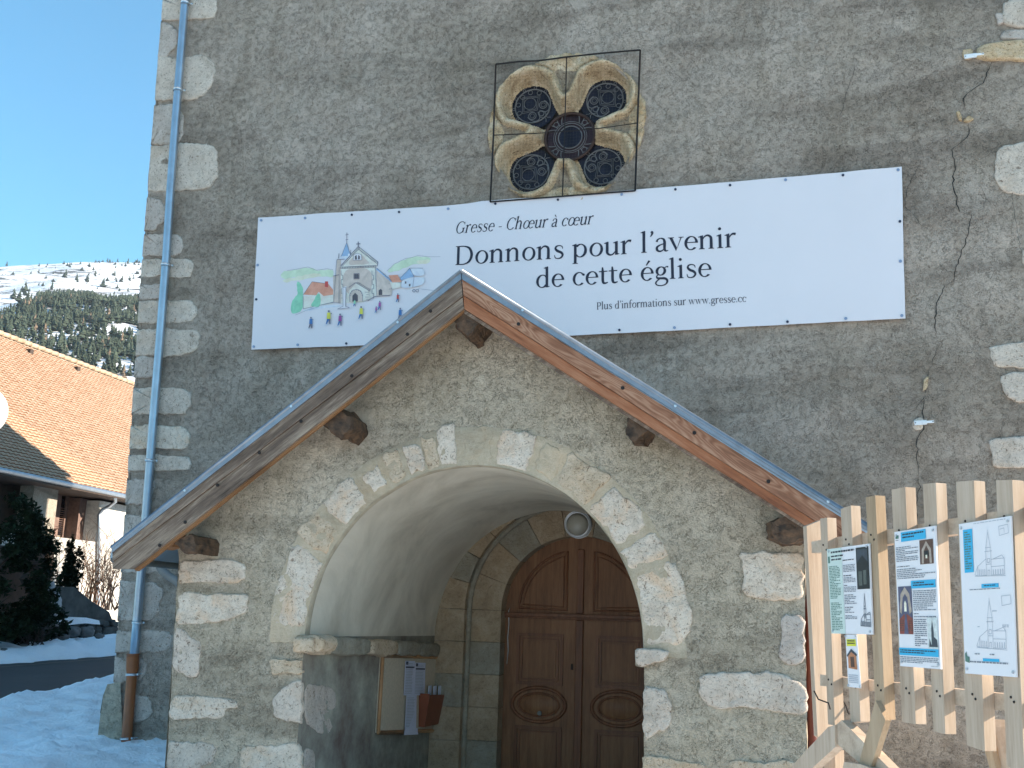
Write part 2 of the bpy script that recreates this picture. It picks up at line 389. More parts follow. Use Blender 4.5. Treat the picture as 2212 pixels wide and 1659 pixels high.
def wall_relief(a, b): return .020*noise.noise(Vector((a*1.3, b*1.3, 2)))+.014*noise.noise(Vector((a*4, b*4, 9)))+.007*noise.noise(Vector((a*11, b*11, 4)))
fw = relief_sheet(outer, [portal_hole, sur_in], .085, lambda a, b: Vector((a, -wall_relief(a, b)+.005, b)))
fw.build('facade_wall', MT['facade'], church)
# body of the church behind the front: unseen gable, side walls and roofs, sized to shade the chalet roof
mb = MB()
mb.poly([(-9.03, .02, 12), (3.35, .02, 12), (-2.8, .02, 18.2)])
mb.build('gable_wall', MT['facade'], church)
NL = 19.0
mb = MB()
for (e, yb) in (((-8.52, -9.03), NL), ((3.3, 3.35), NL)):
    mb.poly([(e[0], .0, -.5), (e[0], yb, -.5), (e[1], yb, 12), (e[1], .0, 12)])
mb.poly([(-8.52, NL, -.5), (3.3, NL, -.5), (3.35, NL, 12), (-2.8, NL, 18.2), (-9.03, NL, 12)])
mb.box((-3, NL+5, 3.4), 3.6, 5, 3.9)
mb.build('side_wall', MT['facade'], church)
mb = MB()
mb.prism([(-9.3, .0, 11.6), (-2.8, .0, 18.3), (3.7, .0, 11.6), (3.7, .0, 11.85), (-2.8, .0, 18.6), (-9.3, .0, 11.85)], (0, NL+.3, 0))
mb.build('nave_roof', MT['zinc'], church)
# plinth thickening at the foot of the left corner
mb = relief_sheet(resample(pxpoly([(234, 1478), (262, 1473), (268, 1560), (266, 1665), (205, 1665), (214, 1620), (221, 1540), (226, 1500)], -.05), .06), [], .07, lambda a, b: Vector((a, -.075-.5*wall_relief(a, b)-.03*math.exp(-((b)/.4)**2), b)))
mb.build('plinth_render', MT['porch'], church)
mb = MB(); q = pxpoly([(226, 1500), (221, 1540), (214, 1620), (205, 1665)], -.05)
for i in range(3): mb.poly([(q[i][0], -.08, q[i][1]), (q[i+1][0], -.10, q[i+1][1]), (q[i+1][0], .6, q[i+1][1]), (q[i][0], .6, q[i][1])])
mb.build('plinth_side', MT['facade'], church)
# corner stones, left. (y top, y bottom, x right)
F0 = frameY(.0)
def edge_x(y): return [353-.080*y, 305-.0867*(y-600)][y > 600]
Q = [(0, 43, 470, 'stone'), (50, 125, 384, 'stone_grey'), (124, 216, 466, 'stone'), (228, 314, 399, 'stone_grey'), (315, 410, 472, 'stone'),
     (427, 498, 362, 'stone_grey'), (506, 555, 396, 'stone_grey'), (561, 601, 418, 'stone'), (615, 644, 362, 'stone_grey'), (651, 697, 425, 'stone'),
     (712, 768, 433, 'stone'), (773, 816, 345, 'stone_grey'), (838, 896, 410, 'stone'), (920, 971, 410, 'stone_pink'), (985, 1016, 413, 'stone'),
     (1035, 1088, 337, 'stone_grey'), (1112, 1163, 345, 'stone_grey'), (1180, 1236, 362, 'stone_grey'), (1256, 1340, 350, 'stone_grey'), (1362, 1410, 372, 'stone_grey'), (1418, 1472, 318, 'stone_grey'), (1500, 1560, 330, 'stone_grey')]
for i, (y0, y1, xr, mm) in enumerate(Q):
    rr = random.Random(i); e0 = edge_x(y0)-18; e1 = edge_x(y1)-18; s = (y1-y0)*.28
    dy = -(xr-e0)*.05*max(0, (1100-y0))/1100
    pts = [(e0, y0), ((e0+xr)/2, y0+dy*.5+rr.uniform(-2, 2)), (xr-s*rr.uniform(.2, 1), y0+dy+rr.uniform(0, 4)), (xr, y0+dy+(y1-y0)*rr.uniform(.2, .4)), (xr-rr.uniform(0, 5), y0+(y1-y0)*.7+dy), (xr-s*rr.uniform(.5, 1.6), y1+dy*.6), ((e1+xr)/2, y1+rr.uniform(-3, 3)), (e1, y1)]
    if xr < 400 and i not in (1, 3, 6): pass
    stone('corner_stone', pxpoly(pts, 0), F0, .014, MT[mm], church, rnd=1, jit=.016, amin=edge_a)
# stones at the right of the front
for pts, mm, h in [
    ([(2168, 2), (2240, 0), (2300, 20), (2290, 62), (2200, 64), (2164, 50)], 'stone', .05),
    ([(2151, 32), (2165, 30), (2168, 50), (2156, 55)], 'stone_grey', .03),
    ([(2160, 68), (2200, 66), (2290, 64), (2290, 86), (2168, 88), (2158, 80)], 'stone_grey', .04),
    ([(2110, 103), (2150, 94), (2220, 88), (2300, 84), (2300, 128), (2200, 132), (2130, 133), (2106, 125)], 'stone_ochre', .06),
    ([(2077, 110), (2098, 106), (2104, 126), (2080, 131)], 'stone_ochre', .03),
    ([(2160, 316), (2212, 306), (2290, 300), (2290, 410), (2212, 420), (2170, 416), (2152, 392), (2150, 345)], 'stone', .012),
    ([(2206, 535), (2290, 528), (2290, 570), (2208, 576)], 'stone', .012),
    ([(2140, 748), (2212, 738), (2290, 734), (2290, 790), (2212, 796), (2150, 792), (2137, 770)], 'stone', .014),
    ([(2160, 806), (2290, 800), (2290, 864), (2200, 870), (2166, 850)], 'stone', .014),
    ([(2138, 948), (2212, 942), (2290, 940), (2290, 1008), (2212, 1012), (2148, 1010), (2140, 980)], 'stone', .014),
    ([(2150, 1200), (2290, 1194), (2290, 1270), (2160, 1275)], 'stone_grey', .014)]:
    stone('corner_stone', pxpoly(pts, 0), F0, h, MT[mm], church, rnd=1, jit=.010)
for pts in ([(2064, 242), (2072, 241), (2078, 255), (2078, 263), (2070, 259)], [(2079, 262), (2092, 250), (2105, 258), (2092, 265)], [(1996, 818), (2006, 812), (2003, 840), (1993, 846)]):
    stone('rubble_stone', pxpoly(pts, 0), F0, .022, MT['stone_ochre'], church, rnd=1, jit=.004, step=.03)
stone('plaster_pad', pxpoly([(1972, 908), (1986, 901), (1996, 905), (1993, 928), (1976, 930), (1968, 918)], 0), F0, .022, MT['stone'], church, rnd=1, jit=.004, step=.03)
# cracks: shade inside the slits painted as dark narrow strips just proud of the relief
def crack(pts, w):
    p = [(S(x, y).x, S(x, y).z) for x, y in pts]; p = resample(p, .045, False); L = []; rr = random.Random(len(p))
    for i, (a, b) in enumerate(p):
        a += .018*noise.noise(Vector((b*14, 1, 0)))+.01*rr.uniform(-1, 1); ww = w*(.45+.8*abs(noise.noise(Vector((b*6, 7, 0)))))*min(1, (i+1)/4, (len(p)-i)/4)
        L.append((a, b, ww))
    mb = MB(); vs = []
    for a, b, ww in L:
        y = -wall_relief(a, b)-.007; vs += [(a-ww, y, b), (a+ww, y, b)]
    mb.add(vs, [(2*i, 2*i+1, 2*i+3, 2*i+2) for i in range(len(L)-1)])
    return mb
def z4(l): return [(1782+x*.6186, y*.6186) for x, y in l]
cm = plain('crack_shadow', (.02, .02, .018), 1)
mb = crack(z4([(578, 220), (553, 290), (507, 320), (482, 345), (485, 385)]), .009)
for l in ([(505, 430), (500, 480), (442, 522), (455, 580), (447, 640), (468, 740), (512, 755)], [(512, 750), (490, 850), (460, 930), (447, 985), (430, 990)], [(440, 985), (418, 1000), (395, 1045), (385, 1110), (383, 1175)],
          [(395, 1200), (385, 1240), (365, 1290)], [(365, 1290), (358, 1330), (352, 1375)], [(350, 1380), (330, 1410), (316, 1430)], [(345, 1385), (341, 1440), (345, 1500), (320, 1535), (322, 1570), (325, 1659)], [(325, 1659), (330, 1700), (318, 1770), (322, 1860), (310, 1960)]):
    c = crack(z4(l), .009 if l[0][1] < 1100 else .0075); mb.add(c.v, c.f)
for l in ([(468, 740), (512, 755), (550, 730), (562, 700), (548, 650)], [(213, -20), (208, 40), (180, 90)], [(95, 190), (105, 240), (75, 330), (45, 440)], [(325, 485), (342, 550), (290, 650), (278, 720), (330, 780), (380, 820)], [(600, 480), (640, 560), (655, 700), (690, 900)]):
    c = crack(z4(l), .003); mb.add(c.v, c.f)
c = crack([(2052, 1260), (2040, 1290), (2048, 1330)], .005); mb.add(c.v, c.f)
tag(mb.build('wall_crack', cm, church), 'long jagged crack running down the render')

# ---- quatrefoil window
def lobe_s(a, b):
    m_ = hypot(a-RC[0]-.02, b-RC[1]+.02)-.465
    for c, r in LOBES:
        dx, dy = (RC[0]-c[0])*.42, (RC[1]-c[1])*.42; t = max(0, min(1, ((a-c[0])*dx+(b-c[1])*dy)/(dx*dx+dy*dy)))
        m_ = min(m_, hypot(a-c[0]-dx*t, b-c[1]-dy*t)-(r-.13*t))
    return m_
DEPTH = .22
def prof(s):
    if s > .045: return -.035*min(1, (s-.045)/.03)
    if s > -.06: t = (.045-s)/.105; return .0+.070*sin(pi*t)**.55
    t = min(1, (-.06-s)/.055); return .0-DEPTH*t**.85
SH = (.055, -.06)      # splay: glass plane shifted with the reveal
gs = .0115; nx = int(2.5/gs); mb = MB(); idx = {}; vs = []; fs = []
for i in range(nx+1):
    for j in range(nx+1):
        a = RC[0]-1.25+i*gs; b = RC[1]-1.25+j*gs; s = lobe_s(a, b)
        t = atan2(b-RC[1]-.03, a-RC[0]) % (2*pi); rr = hypot(a-RC[0], b-RC[1]-.03); R_ = sur_r(t)
        if rr > R_+gs*.8 or s < -.155: continue
        if rr > R_: k = R_/rr; a = RC[0]+(a-RC[0])*k; b = RC[1]+.03+(b-RC[1]-.03)*k; rr = R_
        h = prof(s)+.02*noise.noise(Vector((a*6, b*6, 1)))*(1 if s > -.05 else .4)+.011*noise.noise(Vector((a*22, b*22, 1)))*(1 if s > -.05 else .5)
        if s > .06: h += min(1, max(0, rr-.80)/.10)*.05+min(1, (s-.06)/.05)*(wall_relief(a, b)+.014+.03*noise.noise(Vector((a*3, b*3, 8)))+.02*noise.noise(Vector((a*9, b*9, 8))))
        if rr > R_-gs*1.2: h = wall_relief(a, b)-.03
        idx[(i, j)] = len(vs); vs.append((a, -h, b))
for (i, j) in list(idx):
    q = [(i, j), (i+1, j), (i+1, j+1), (i, j+1)]
    if all(k in idx for k in q): fs.append(tuple(idx[k] for k in q))
def infill(f):
    a = sum(vs[k][0] for k in f)/4; b = sum(vs[k][2] for k in f)/4
    return lobe_s(a, b) > .055 and hypot(a-RC[0], b-RC[1]) < .84+.08*noise.noise(Vector((a*5, b*5, 2)))
mb.add(vs, [f for f in fs if not infill(f)], 0, True); k_ = len(mb.f); mb.f += [f for f in fs if infill(f)]; mb.mi += [1]*(len(mb.f)-k_); mb.sm += [True]*(len(mb.f)-k_)
MT['infill'] = stone_mat('brown_infill', [(.22, .16, .10), (.36, .28, .20), (.48, .40, .30)], (.40, .25, .13), .9, .5)
rose = mb.build('rose_window', [MT['stone_ochre'], MT['infill']], church)
tag(rose, 'four-lobed stone window surround in ochre tufa')
GY = DEPTH+.012
for k, (c, r) in enumerate(LOBES):
    mb = MB(); cx, cz = c
    ring = [(cx+.335*cos(2*pi*i/40), GY, cz+.335*sin(2*pi*i/40)) for i in range(40)]; mb.poly(ring)
    mb.build('glass_lobe', MT['glass_dark'], rose)
    # leading pattern turned towards the centre
    ang = atan2(RC[1]-cz, RC[0]-cx); mb = MB(); y = GY-.012
    def T(u, v): return (cx+u*cos(ang)-v*sin(ang), y, cz+u*sin(ang)+v*cos(ang))
    def ringt(u, v, rad, th=.006, n=22): mb.tube([T(u+rad*cos(2*pi*i/n), v+rad*sin(2*pi*i/n)) for i in range(n)], th, 5, closed=True)
    ringt(0, 0, .245, .009, 40)
    sq = [(-.155, 0), (-.02, .135), (.075, .06), (-.02, -.135)]
    qq = [(-.19, -.02), (-.06, .15), (.02, .07), (-.0, -.07), (-.08, -.16)]
    cr = [(-.20, 0), (-.03, .17), (.09, 0), (-.03, -.17)]
    for sc_ in (1, .82): mb.tube([T(-.055+(a+.055)*sc_, b*sc_) for a, b in cr], .005, 5, closed=True)
    for sgn in (-1, 1):
        for sg2 in (-1, 1): mb.tube([T(-.055+.085*sgn*cos(t)+.0, .085*sg2*sin(t)) for t in (0, .5, 1.0, 1.57)], .0045, 5)
        ringt(.10, .105*sgn, .052); ringt(.10, .105*sgn, .03, .004, 14)
        mb.tube([T(.10+.11*cos(t), sgn*(.09+.075*sin(t))) for t in [x*.3-1.4 for x in range(12)]], .006, 5)
        mb.tube([T(.16+.03*i, sgn*(.03+.022*sin(i*1.4))) for i in range(6)], .005, 5)
    ringt(.17, 0, .038)
    for t in (110, 145, 180, 215, 250):
        ringt(.205*cos(radians(t)), .205*sin(radians(t)), .03, .0045, 14)
    for t in range(60, 301, 34): ringt(.268*cos(radians(t)), .268*sin(radians(t)), .018, .004, 10)
    mb.build('leading', MT['lead'], rose)
mb = MB(); cx, cz = RC[0]+.04, RC[1]-.03
mb.poly([(cx+.33*cos(2*pi*i/40), GY-.02, cz+.33*sin(2*pi*i/40)) for i in range(40)]); mb.build('glass_centre', MT['glass_violet'], rose)
mb = MB(); mb.poly([(cx+.15*cos(2*pi*i/40), GY-.026, cz+.15*sin(2*pi*i/40)) for i in range(40)]); mb.build('glass_centre', MT['glass_dark'], rose)
mb = MB()
for rad, th in ((.16, .008), (.20, .006), (.225, .004)): mb.tube([(cx+rad*cos(2*pi*i/30), GY-.035, cz+rad*sin(2*pi*i/30)) for i in range(30)], th, 5, closed=True)
for q in range(4):
    t0 = pi/4+q*pi/2
    for dt in (-.32, -.12, .12, .32): mb.tube([(cx+rr*cos(t0+dt*(rr-.1)*6), GY-.035, cz+rr*sin(t0+dt*(rr-.1)*6)) for rr in (.225, .25, .28, .32)], .006, 5)
    mb.tube([(cx+.275*cos(t0)+.035*cos(u), GY-.035, cz+.275*sin(t0)+.035*sin(u)) for u in [x*.6 for x in range(10)]], .005, 5, closed=True)
mb.build('leading', MT['lead'], rose)
mb = MB(); mb.tube([(cx+.335*cos(2*pi*i/44), GY-.05, cz+.335*sin(2*pi*i/44)) for i in range(44)], .021, 8, closed=True); mb.build('iron_ring', MT['iron_brown'], rose)
mb = MB(); mb.poly([(RC[0]+1*cos(2*pi*i/20), GY+.04, RC[1]+1*sin(2*pi*i/20)) for i in range(20)]); mb.build('dark_backing', MT['iron'], rose)
# ---- iron grille over it
GP = -.075
def g(x, y): return S(x, y, GP)
gr = thing('window_grille', 'thin black iron frame with wire netting fixed over the four-lobed window', 'window grille', tuple(g(1215, 430)))
bars = [([(1071, 139), (1120, 133), (1165, 131), (1224, 123), (1300, 115), (1383, 108)], .011), ([(1071, 139), (1066, 292), (1059, 436)], .012), ([(1383, 108), (1377, 266), (1372, 412)], .013), ([(1059, 436), (1215, 424), (1372, 412)], .010),
        ([(1224, 123), (1221, 242), (1215, 424)], .008), ([(1066, 292), (1160, 288)], .007), ([(1160, 288), (1216, 284), (1296, 277), (1376, 266)], .006)]
for b, r in bars:
    mb = MB(); mb.tube([g(*p) for p in b], r, 6); mb.build('bar', MT['iron'], gr)
mb = MB(); A = [g(1071, 139), g(1383, 108), g(1372, 412), g(1059, 436)]
for i in range(1, 46):
    for (p, q, r_, s_) in ((A[0], A[1], A[3], A[2]),):
        t = i/46
        mb.tube([p.lerp(q, t)+Vector((0, .008, 0)), r_.lerp(s_, min(1, t+.0))+Vector((0, .008, 0))], .0007, 3, caps=False)
        mb.tube([p.lerp(r_, t)+Vector((0, .008, 0)), q.lerp(s_, t)+Vector((0, .008, 0))], .0007, 3, caps=False)
tag(mb.build('wire_netting', MT['mesh'], gr), kind='stuff')

# ---- portal: two stepped orders and the double door
zb = -.4
xo = [S(963, 1400, 0).x, S(1001, 1400, 0).x, S(1028, 1400, .14).x, S(1080, 1400, .14).x]
r1 = DC-xo[1]; r2 = DC-xo[2]; r3 = DC-xo[3]
ZS = 1.90
def block_ring(name, cx, zs, ra, rb, y0, y1, z0, narc, njamb, mats, parent, rough=.004):
    # wedge blocks round the arch then jamb blocks, each its own stone; joints recessed
    for i in range(narc):
        a0 = pi*i/narc+.003; a1 = pi*(i+1)/narc-.003; k = 4; fr = []
        for a in [a0+(a1-a0)*j/k for j in range(k+1)]: fr.append((cx-rb*cos(a), y0, zs+rb*.97*sin(a)))
        for a in [a1-(a1-a0)*j/k for j in range(k+1)]: fr.append((cx-ra*cos(a), y0, zs+ra*.97*sin(a)))
        d = random.uniform(-rough, rough); mb = MB(); mb.prism([(x, y+d, z_) for x, y, z_ in fr], (0, y1-y0, 0))
        bevel(mb.build(name, mats[i % len(mats)], parent), .008)
    for sgn in (-1, 1):
        for j in range(njamb):
            za = z0+(zs-z0)*j/njamb+.003; zc = z0+(zs-z0)*(j+1)/njamb-.003
            xa, xb = sorted((cx+sgn*ra, cx+sgn*rb)); d = random.uniform(-rough, rough)
            mb = MB(); mb.prism([(xa, y0+d, za), (xb, y0+d, za), (xb, y0+d, zc), (xa, y0+d, zc)], (0, y1-y0, 0))
            bevel(mb.build(name, mats[(j+1) % len(mats)] if sgn < 0 else mats[j % len(mats)], parent), .008)
block_ring('arch_stone', DC, ZS, r1, 1.80, -.012, .30, zb, 13, 6, [MT['dressed'], MT['dressed_grey'], MT['dressed']], church)
block_ring('arch_stone', DC, ZS, r3, r1-.002, .14, .50, zb, 9, 6, [MT['dressed'], MT['dressed'], MT['dressed_grey']], church)
mb = MB(); ar = arch(DC, ZS, r1-.02, (r1-.02)*.97, zb)     # roll moulding in the angle of the two orders
mb.tube([(a, .115, b) for a, b in ar], .035, 8); mb.build('roll_moulding', MT['dressed_grey'], church)
mb = MB(); mb.box((DC, .56, 1.2), 1.6, .02, 1.9); mb.build('portal_core', MT['iron'], church)
DY = .36
def dz(x, y): return (594+x/2.087, 864+y/2.087)
def D(x, y, Y=DY): p = S(*dz(x, y), Y); return (p.x, p.z)
door = thing('church_door', 'brown wooden double door with oval panels under the porch vault', 'door', (DC, DY, 0))
rd = r3+.02
dcx = S(1252, 1400, DY).x
for sgn in (-1, 1):
    mb = MB(); xa, xb = (DC-rd, dcx-.004) if sgn < 0 else (dcx+.004, DC+rd)
    mb.prism([(xa, DY, zb), (xb, DY, zb), (xb, DY, 1.84), (xa, DY, 1.84)], (0, .06, 0)); leaf = mb.build('door_leaf', MT['door'], door)
    xm = dcx+sgn*.49
    def fr(x0, z0, x1, z1, w=.035, y=DY-.018, nm='panel_moulding'):
        mb = MB()
        for (a, b, c, d) in ((x0, z0, x1, z0+w), (x0, z1-w, x1, z1), (x0, z0+w, x0+w, z1-w), (x1-w, z0+w, x1, z1-w)):
            mb.prism([(a, y, b), (c, y, b), (c, y, d), (a, y, d)], (0, .02, 0))
        return bevel(mb.build(nm, MT['door_mould'], leaf), .006)
    fr(xm-.29, 1.03, xm+.29, 1.64); fr(xm-.235, 1.085, xm+.235, 1.585, .018)
    mb = MB(); mb.prism([(xm-.2, DY-.012, 1.12), (xm+.2, DY-.012, 1.12), (xm+.2, DY-.012, 1.55), (xm-.2, DY-.012, 1.55)], (0, .014, 0)); bevel(mb.build('raised_panel', MT['door'], leaf), .01)
    for rx, rz_, th in ((.33, .20, .022), (.25, .135, .014)):
        mb = MB(); mb.tube([(xm+rx*cos(2*pi*i/40), DY-.004, .80+rz_*sin(2*pi*i/40)) for i in range(40)], th, 8, closed=True); mb.build('oval_moulding', MT['door_mould'], leaf)
    mb = MB(); n = 28; vs = [(xm+s*.235*cos(2*pi*i/n), DY-.03*(1-s*s)-.004, .80+s*.12*sin(2*pi*i/n)) for s in (1, .75, .5, .25) for i in range(n)]+[(xm, DY-.034, .8)]
    mb.add(vs, [(r*n+i, r*n+(i+1) % n, (r+1)*n+(i+1) % n, (r+1)*n+i) for r in range(3) for i in range(n)]+[(3*n+i, 3*n+(i+1) % n, 4*n) for i in range(n)], 0, True); mb.build('oval_panel', MT['door'], leaf)
    fr(xm-.29, -.1, xm+.29, .55); fr(xm-.235, -.05, xm+.235, .50, .018)
    # tympanum panel
    mb = MB(); tymp = [(dcx+sgn*(rd*cos(pi/2*i/16)), 1.88+(r3*.97+.03)*sin(pi/2*i/16)) for i in range(17)]
    mb.prism([(dcx+sgn*.003, DY+.005, 1.88)]+[(a, DY+.005, b) for a, b in tymp], (0, .06, 0)); ty = mb.build('tympanum_panel', MT['door'], door)
    mb = MB(); R_ = rd-.20; x0 = dcx+sgn*.17
    crv = [(dcx+sgn*R_*cos(t), 1.93+R_*.95*sin(t)) for t in [radians(1+ (76)*i/14) for i in range(15)]]
    pts = [(x0, 1.93)]+crv
    mb.tube([(a, DY-.005, b) for a, b in pts], .016, 6, closed=True); pts2 = [(dcx+sgn*.21, 1.965)]+[(dcx+sgn*(R_-.05)*cos(t), 1.95+(R_-.05)*.92*sin(t)) for t in [radians(3+70*i/14) for i in range(15)]]
    mb.tube([(a, DY, b) for a, b in pts2], .009, 6, closed=True)
    mb.build('arched_moulding', MT['door_mould'], ty)
mb = MB(); mb.box((DC, DY-.03, 1.862), rd, .035, .022); mb.box((DC, DY-.015, 1.83), rd, .02, .012); bevel(mb.build('transom_rail', MT['door_mould'], door), .005)
mb = MB(); mb.box((dcx, DY-.022, .78), .045, .02, 1.03); bevel(mb.build('meeting_stile', MT['door_mould'], door), .008)
mb = MB(); mb.box((dcx, DY-.01, 2.28), .04, .02, .39); bevel(mb.build('meeting_stile', MT['door_mould'], door), .008)
mb = MB(); q = D(1340, 1203); mb.box((q[0], DY-.024, q[1]), .010, .012, .035); mb.build('keyhole', MT['iron'], door)
mb = MB(); q = D(1197, 1411); mb.disc((q[0], DY-.045, q[1]), .026, (0, -1, 0), .02); mb.build('pull_knob', MT['zinc_old'], door)
mb = MB(); mb.tube([(lambda p: (p[0], DY-.03, p[1]))(D(x, y)) for x, y in ((1062, 938), (1056, 950), (1057, 1010), (1052, 1070), (1054, 1130), (1048, 1190))], .005, 5); mb.build('cord', MT['clamp'], door)
# round lamp above the door
lp = S(1250, 1134, .13); lamp = thing('wall_lamp', 'round glass bulkhead lamp above the church door', 'lamp', tuple(lp))
mb = MB(); mb.tube([(lp.x, .14, lp.z), (lp.x, .05, lp.z)], .155, 28); bevel(mb.build('lamp_base', MT['clamp'], lamp), .01)
mb = MB(); mb.tube([(lp.x+.145*cos(2*pi*i/36), .05, lp.z+.145*sin(2*pi*i/36)) for i in range(36)], .014, 8, closed=True); mb.build('lamp_ring', MT['clamp'], lamp)
gm = M('frosted_glass', .25, spec=.6).out((.42, .40, .34))
mb = MB(); n = 28; rs = [(.135, 0), (.125, .035), (.10, .062), (.065, .08), (.03, .088)]
vs = [(lp.x+r*cos(2*pi*i/n), .048-h, lp.z+r*sin(2*pi*i/n)) for r, h in rs for i in range(n)]+[(lp.x, -.042, lp.z)]
mb.add(vs, [(r*n+i, r*n+(i+1) % n, (r+1)*n+(i+1) % n, (r+1)*n+i) for r in range(4) for i in range(n)]+[(4*n+i, 4*n+(i+1) % n, 5*n) for i in range(n)], 0, True); mb.build('lamp_glass', gm, lamp)

# ================================================================== PORCH
porch = thing('church_porch', 'gabled stone porch with round vaulted arch before the church door', 'porch', (-2.72, -P, 0))
AC, ARX, AZ, ARZ = -2.72, 1.53, 1.57, 1.555
arc_in = arch(AC, AZ, ARX, ARZ, -.49, 40)
arc_in = [(a+.010*noise.noise(Vector((a*4, b*4, 2)))-(.02 if a < AC and b < AZ else 0)*0, b+.010*noise.noise(Vector((a*4, b*4, 5)))) for a, b in arc_in]
FP = frameY(-P)
ql = [S(357, 1665, -P), S(390, 1200, -P)]; qr = [S(1740, 1190, -P), S(1746, 1640, -P)]
ap = S(1003, 640, -P)
outer = [(-5.49, -.5), (-5.515, .4), (-5.59, 2.24), (-5.66, 2.5), (-2.79, 4.62), (.13, 2.72), (.115, 2.4), (.096, .92), (.09, -.5)]
outer = resample(outer, .10)
outer = [(a+.012*nz((a, 0, b), 4), b) for a, b in outer]
def porch_relief(a, b): return .014*noise.noise(Vector((a*1.7, b*1.7, 12)))+.010*noise.noise(Vector((a*5, b*5, 19)))+.006*noise.noise(Vector((a*13, b*13, 14)))
def pw_front(a, b): return Vector((a, -P-porch_relief(a, b), b))
pw = relief_sheet(outer, [arc_in], .07, pw_front)
pw.build('front_wall', MT['porch'], porch)
mb = MB()
mb.poly([(-5.50, -P, -.5), (-5.50, 0, -.5), (-5.60, 0, 2.5), (-5.60, -P, 2.5)]); mb.build('side_wall', MT['porch'], porch)
mb = MB(); gy = 24; gz = 18; vs = []
for i in range(gy+1):
    for j in range(gz+1):
        zq = -.5+3.2*j/gz; xq = .085+.03*(zq/2.7)
        vs.append((xq+.02*noise.noise(Vector((i*.5, zq*3, 3))), -P+P*i/gy, zq))
mb.add(vs, [(i*(gz+1)+j, i*(gz+1)+j+1, (i+1)*(gz+1)+j+1, (i+1)*(gz+1)+j) for i in range(gy) for j in range(gz)], 0, True)
mb.build('side_wall', MT['porch'], porch)
# vault and jamb walls: one swept skin each
arc_s = [p for p in arc_in]
n = len(arc_s); ny = 26
def swp(y, a, b, k):
    e = .012*noise.noise(Vector((a*2, y*2, b*2)))
    d = Vector((a-AC, b-AZ if b > AZ else 0)); l = d.length or 1
    t = (y+P)/P
    s_ = 1-.012*t
    return (AC+(a-AC)*s_+d.x/l*e, y, AZ+(b-AZ)*s_+d.y/l*e if b > AZ else b)
vb = [i for i, p in enumerate(arc_s) if p[1] >= AZ-.02]; i0, i1 = vb[0], vb[-1]
mb = MB(); rows = [-P-.002+(P+.0)*k/ny for k in range(ny+1)]
vs = [swp(y, *arc_s[i], i) for y in rows for i in range(i0, i1+1)]; w_ = i1-i0+1
mb.add(vs, [(r*w_+i, r*w_+i+1, (r+1)*w_+i+1, (r+1)*w_+i) for r in range(ny) for i in range(w_-1)], 0, True); mb.build('vault', MT['plaster'], porch)
for (s0, s1) in ((0, i0), (i1, n-1)):
    mb = MB(); vs = [swp(y, *arc_s[i], i) for y in rows for i in range(s0, s1+1)]; w_ = s1-s0+1
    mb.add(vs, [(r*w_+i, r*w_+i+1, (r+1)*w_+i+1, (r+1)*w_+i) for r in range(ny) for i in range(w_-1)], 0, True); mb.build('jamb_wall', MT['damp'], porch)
# smooth rendered band round the arch
def arcpt(t, r): return (AC-(ARX+r)*cos(t), AZ+(ARZ+r)*sin(t))
mb = MB(); vs = []; na = 90; rad = [0, .05, .12, .2, .28, .34, .39]
for i in range(na+1):
    t = -.03+(pi+.06)*i/na; wd = .95+.13*noise.noise(Vector((cos(t)*3, sin(t)*3, 6)))
    for k, r in enumerate(rad):
        a, b = arcpt(t, r*(wd if k else 1)+(-.004 if k == 0 else 0))
        h = porch_relief(a, b)+(.010 if 0 < k < 6 else (.014 if k == 0 else -.012))
        vs.append((a, -P-h, b))
m_ = len(rad)
mb.add(vs, [(i*m_+k, i*m_+k+1, (i+1)*m_+k+1, (i+1)*m_+k) for i in range(na) for k in range(m_-1)], 0, True); mb.build('arch_band', MT['smooth'], porch)
mb = MB(); ed = [arcpt(pi*i/60, -.004) for i in range(61)]
vs = []
for i, (a, b) in enumerate(ed):
    wv = .05+.05*max(0, noise.noise(Vector((a*2.5, b*2.5, 31)))+.15)*(1 if a < AC else .5)
    a2, b2 = arcpt(pi*i/60, -.012)
    vs += [(a, -P-.016, b), (a2, -P+.0, b2), (a2, -P+wv, b2)]
mb.add(vs, [(i*3+k, i*3+k+1, i*3+k+4, i*3+k+3) for i in range(60) for k in range(2)], 0, True); mb.build('arch_edge', MT['band_edge'], porch)
# voussoirs  (angle deg from left, angle end, r in, r out, material)
V = [(3, 26, .0, .36, 'stone_pink'), (28, 37, .03, .38, 'stone_warm'), (39, 50, .015, .36, 'stone_pink'), (53, 59, .04, .26, 'stone_pink'), (61, 66, .015, .33, 'stone_warm'),
     (67.5, 73, .015, .30, 'stone_pink'), (73.5, 77.5, .01, .33, 'stone_warm'), (78, 84, .01, .37, 'stone_pink'), (86, 95, .03, .34, 'smooth'), (97, 108, .01, .33, 'stone_pink'),
     (110, 117, .03, .30, 'smooth'), (118, 131, .01, .36, 'stone_warm'), (132.5, 147, .0, .34, 'stone_pink'), (149, 156, .0, .36, 'stone_pink'), (157.5, 178, -.0, .37, 'stone_pink')]
for a0, a1, q0, q1, mm in V:
    rr = random.Random(int(a0*3)); k = 3
    pts = [arcpt(radians(a0+(a1-a0)*i/k), q1*(1+rr.uniform(-.12, .08))) for i in range(k+1)]+[arcpt(radians(a1-(a1-a0)*i/k), q0+.012) for i in range(k+1)]
    stone('voussoir', pts, FP, .017 if mm != 'smooth' else .012, MT[mm], porch, rnd=1, jit=.013, step=.035)
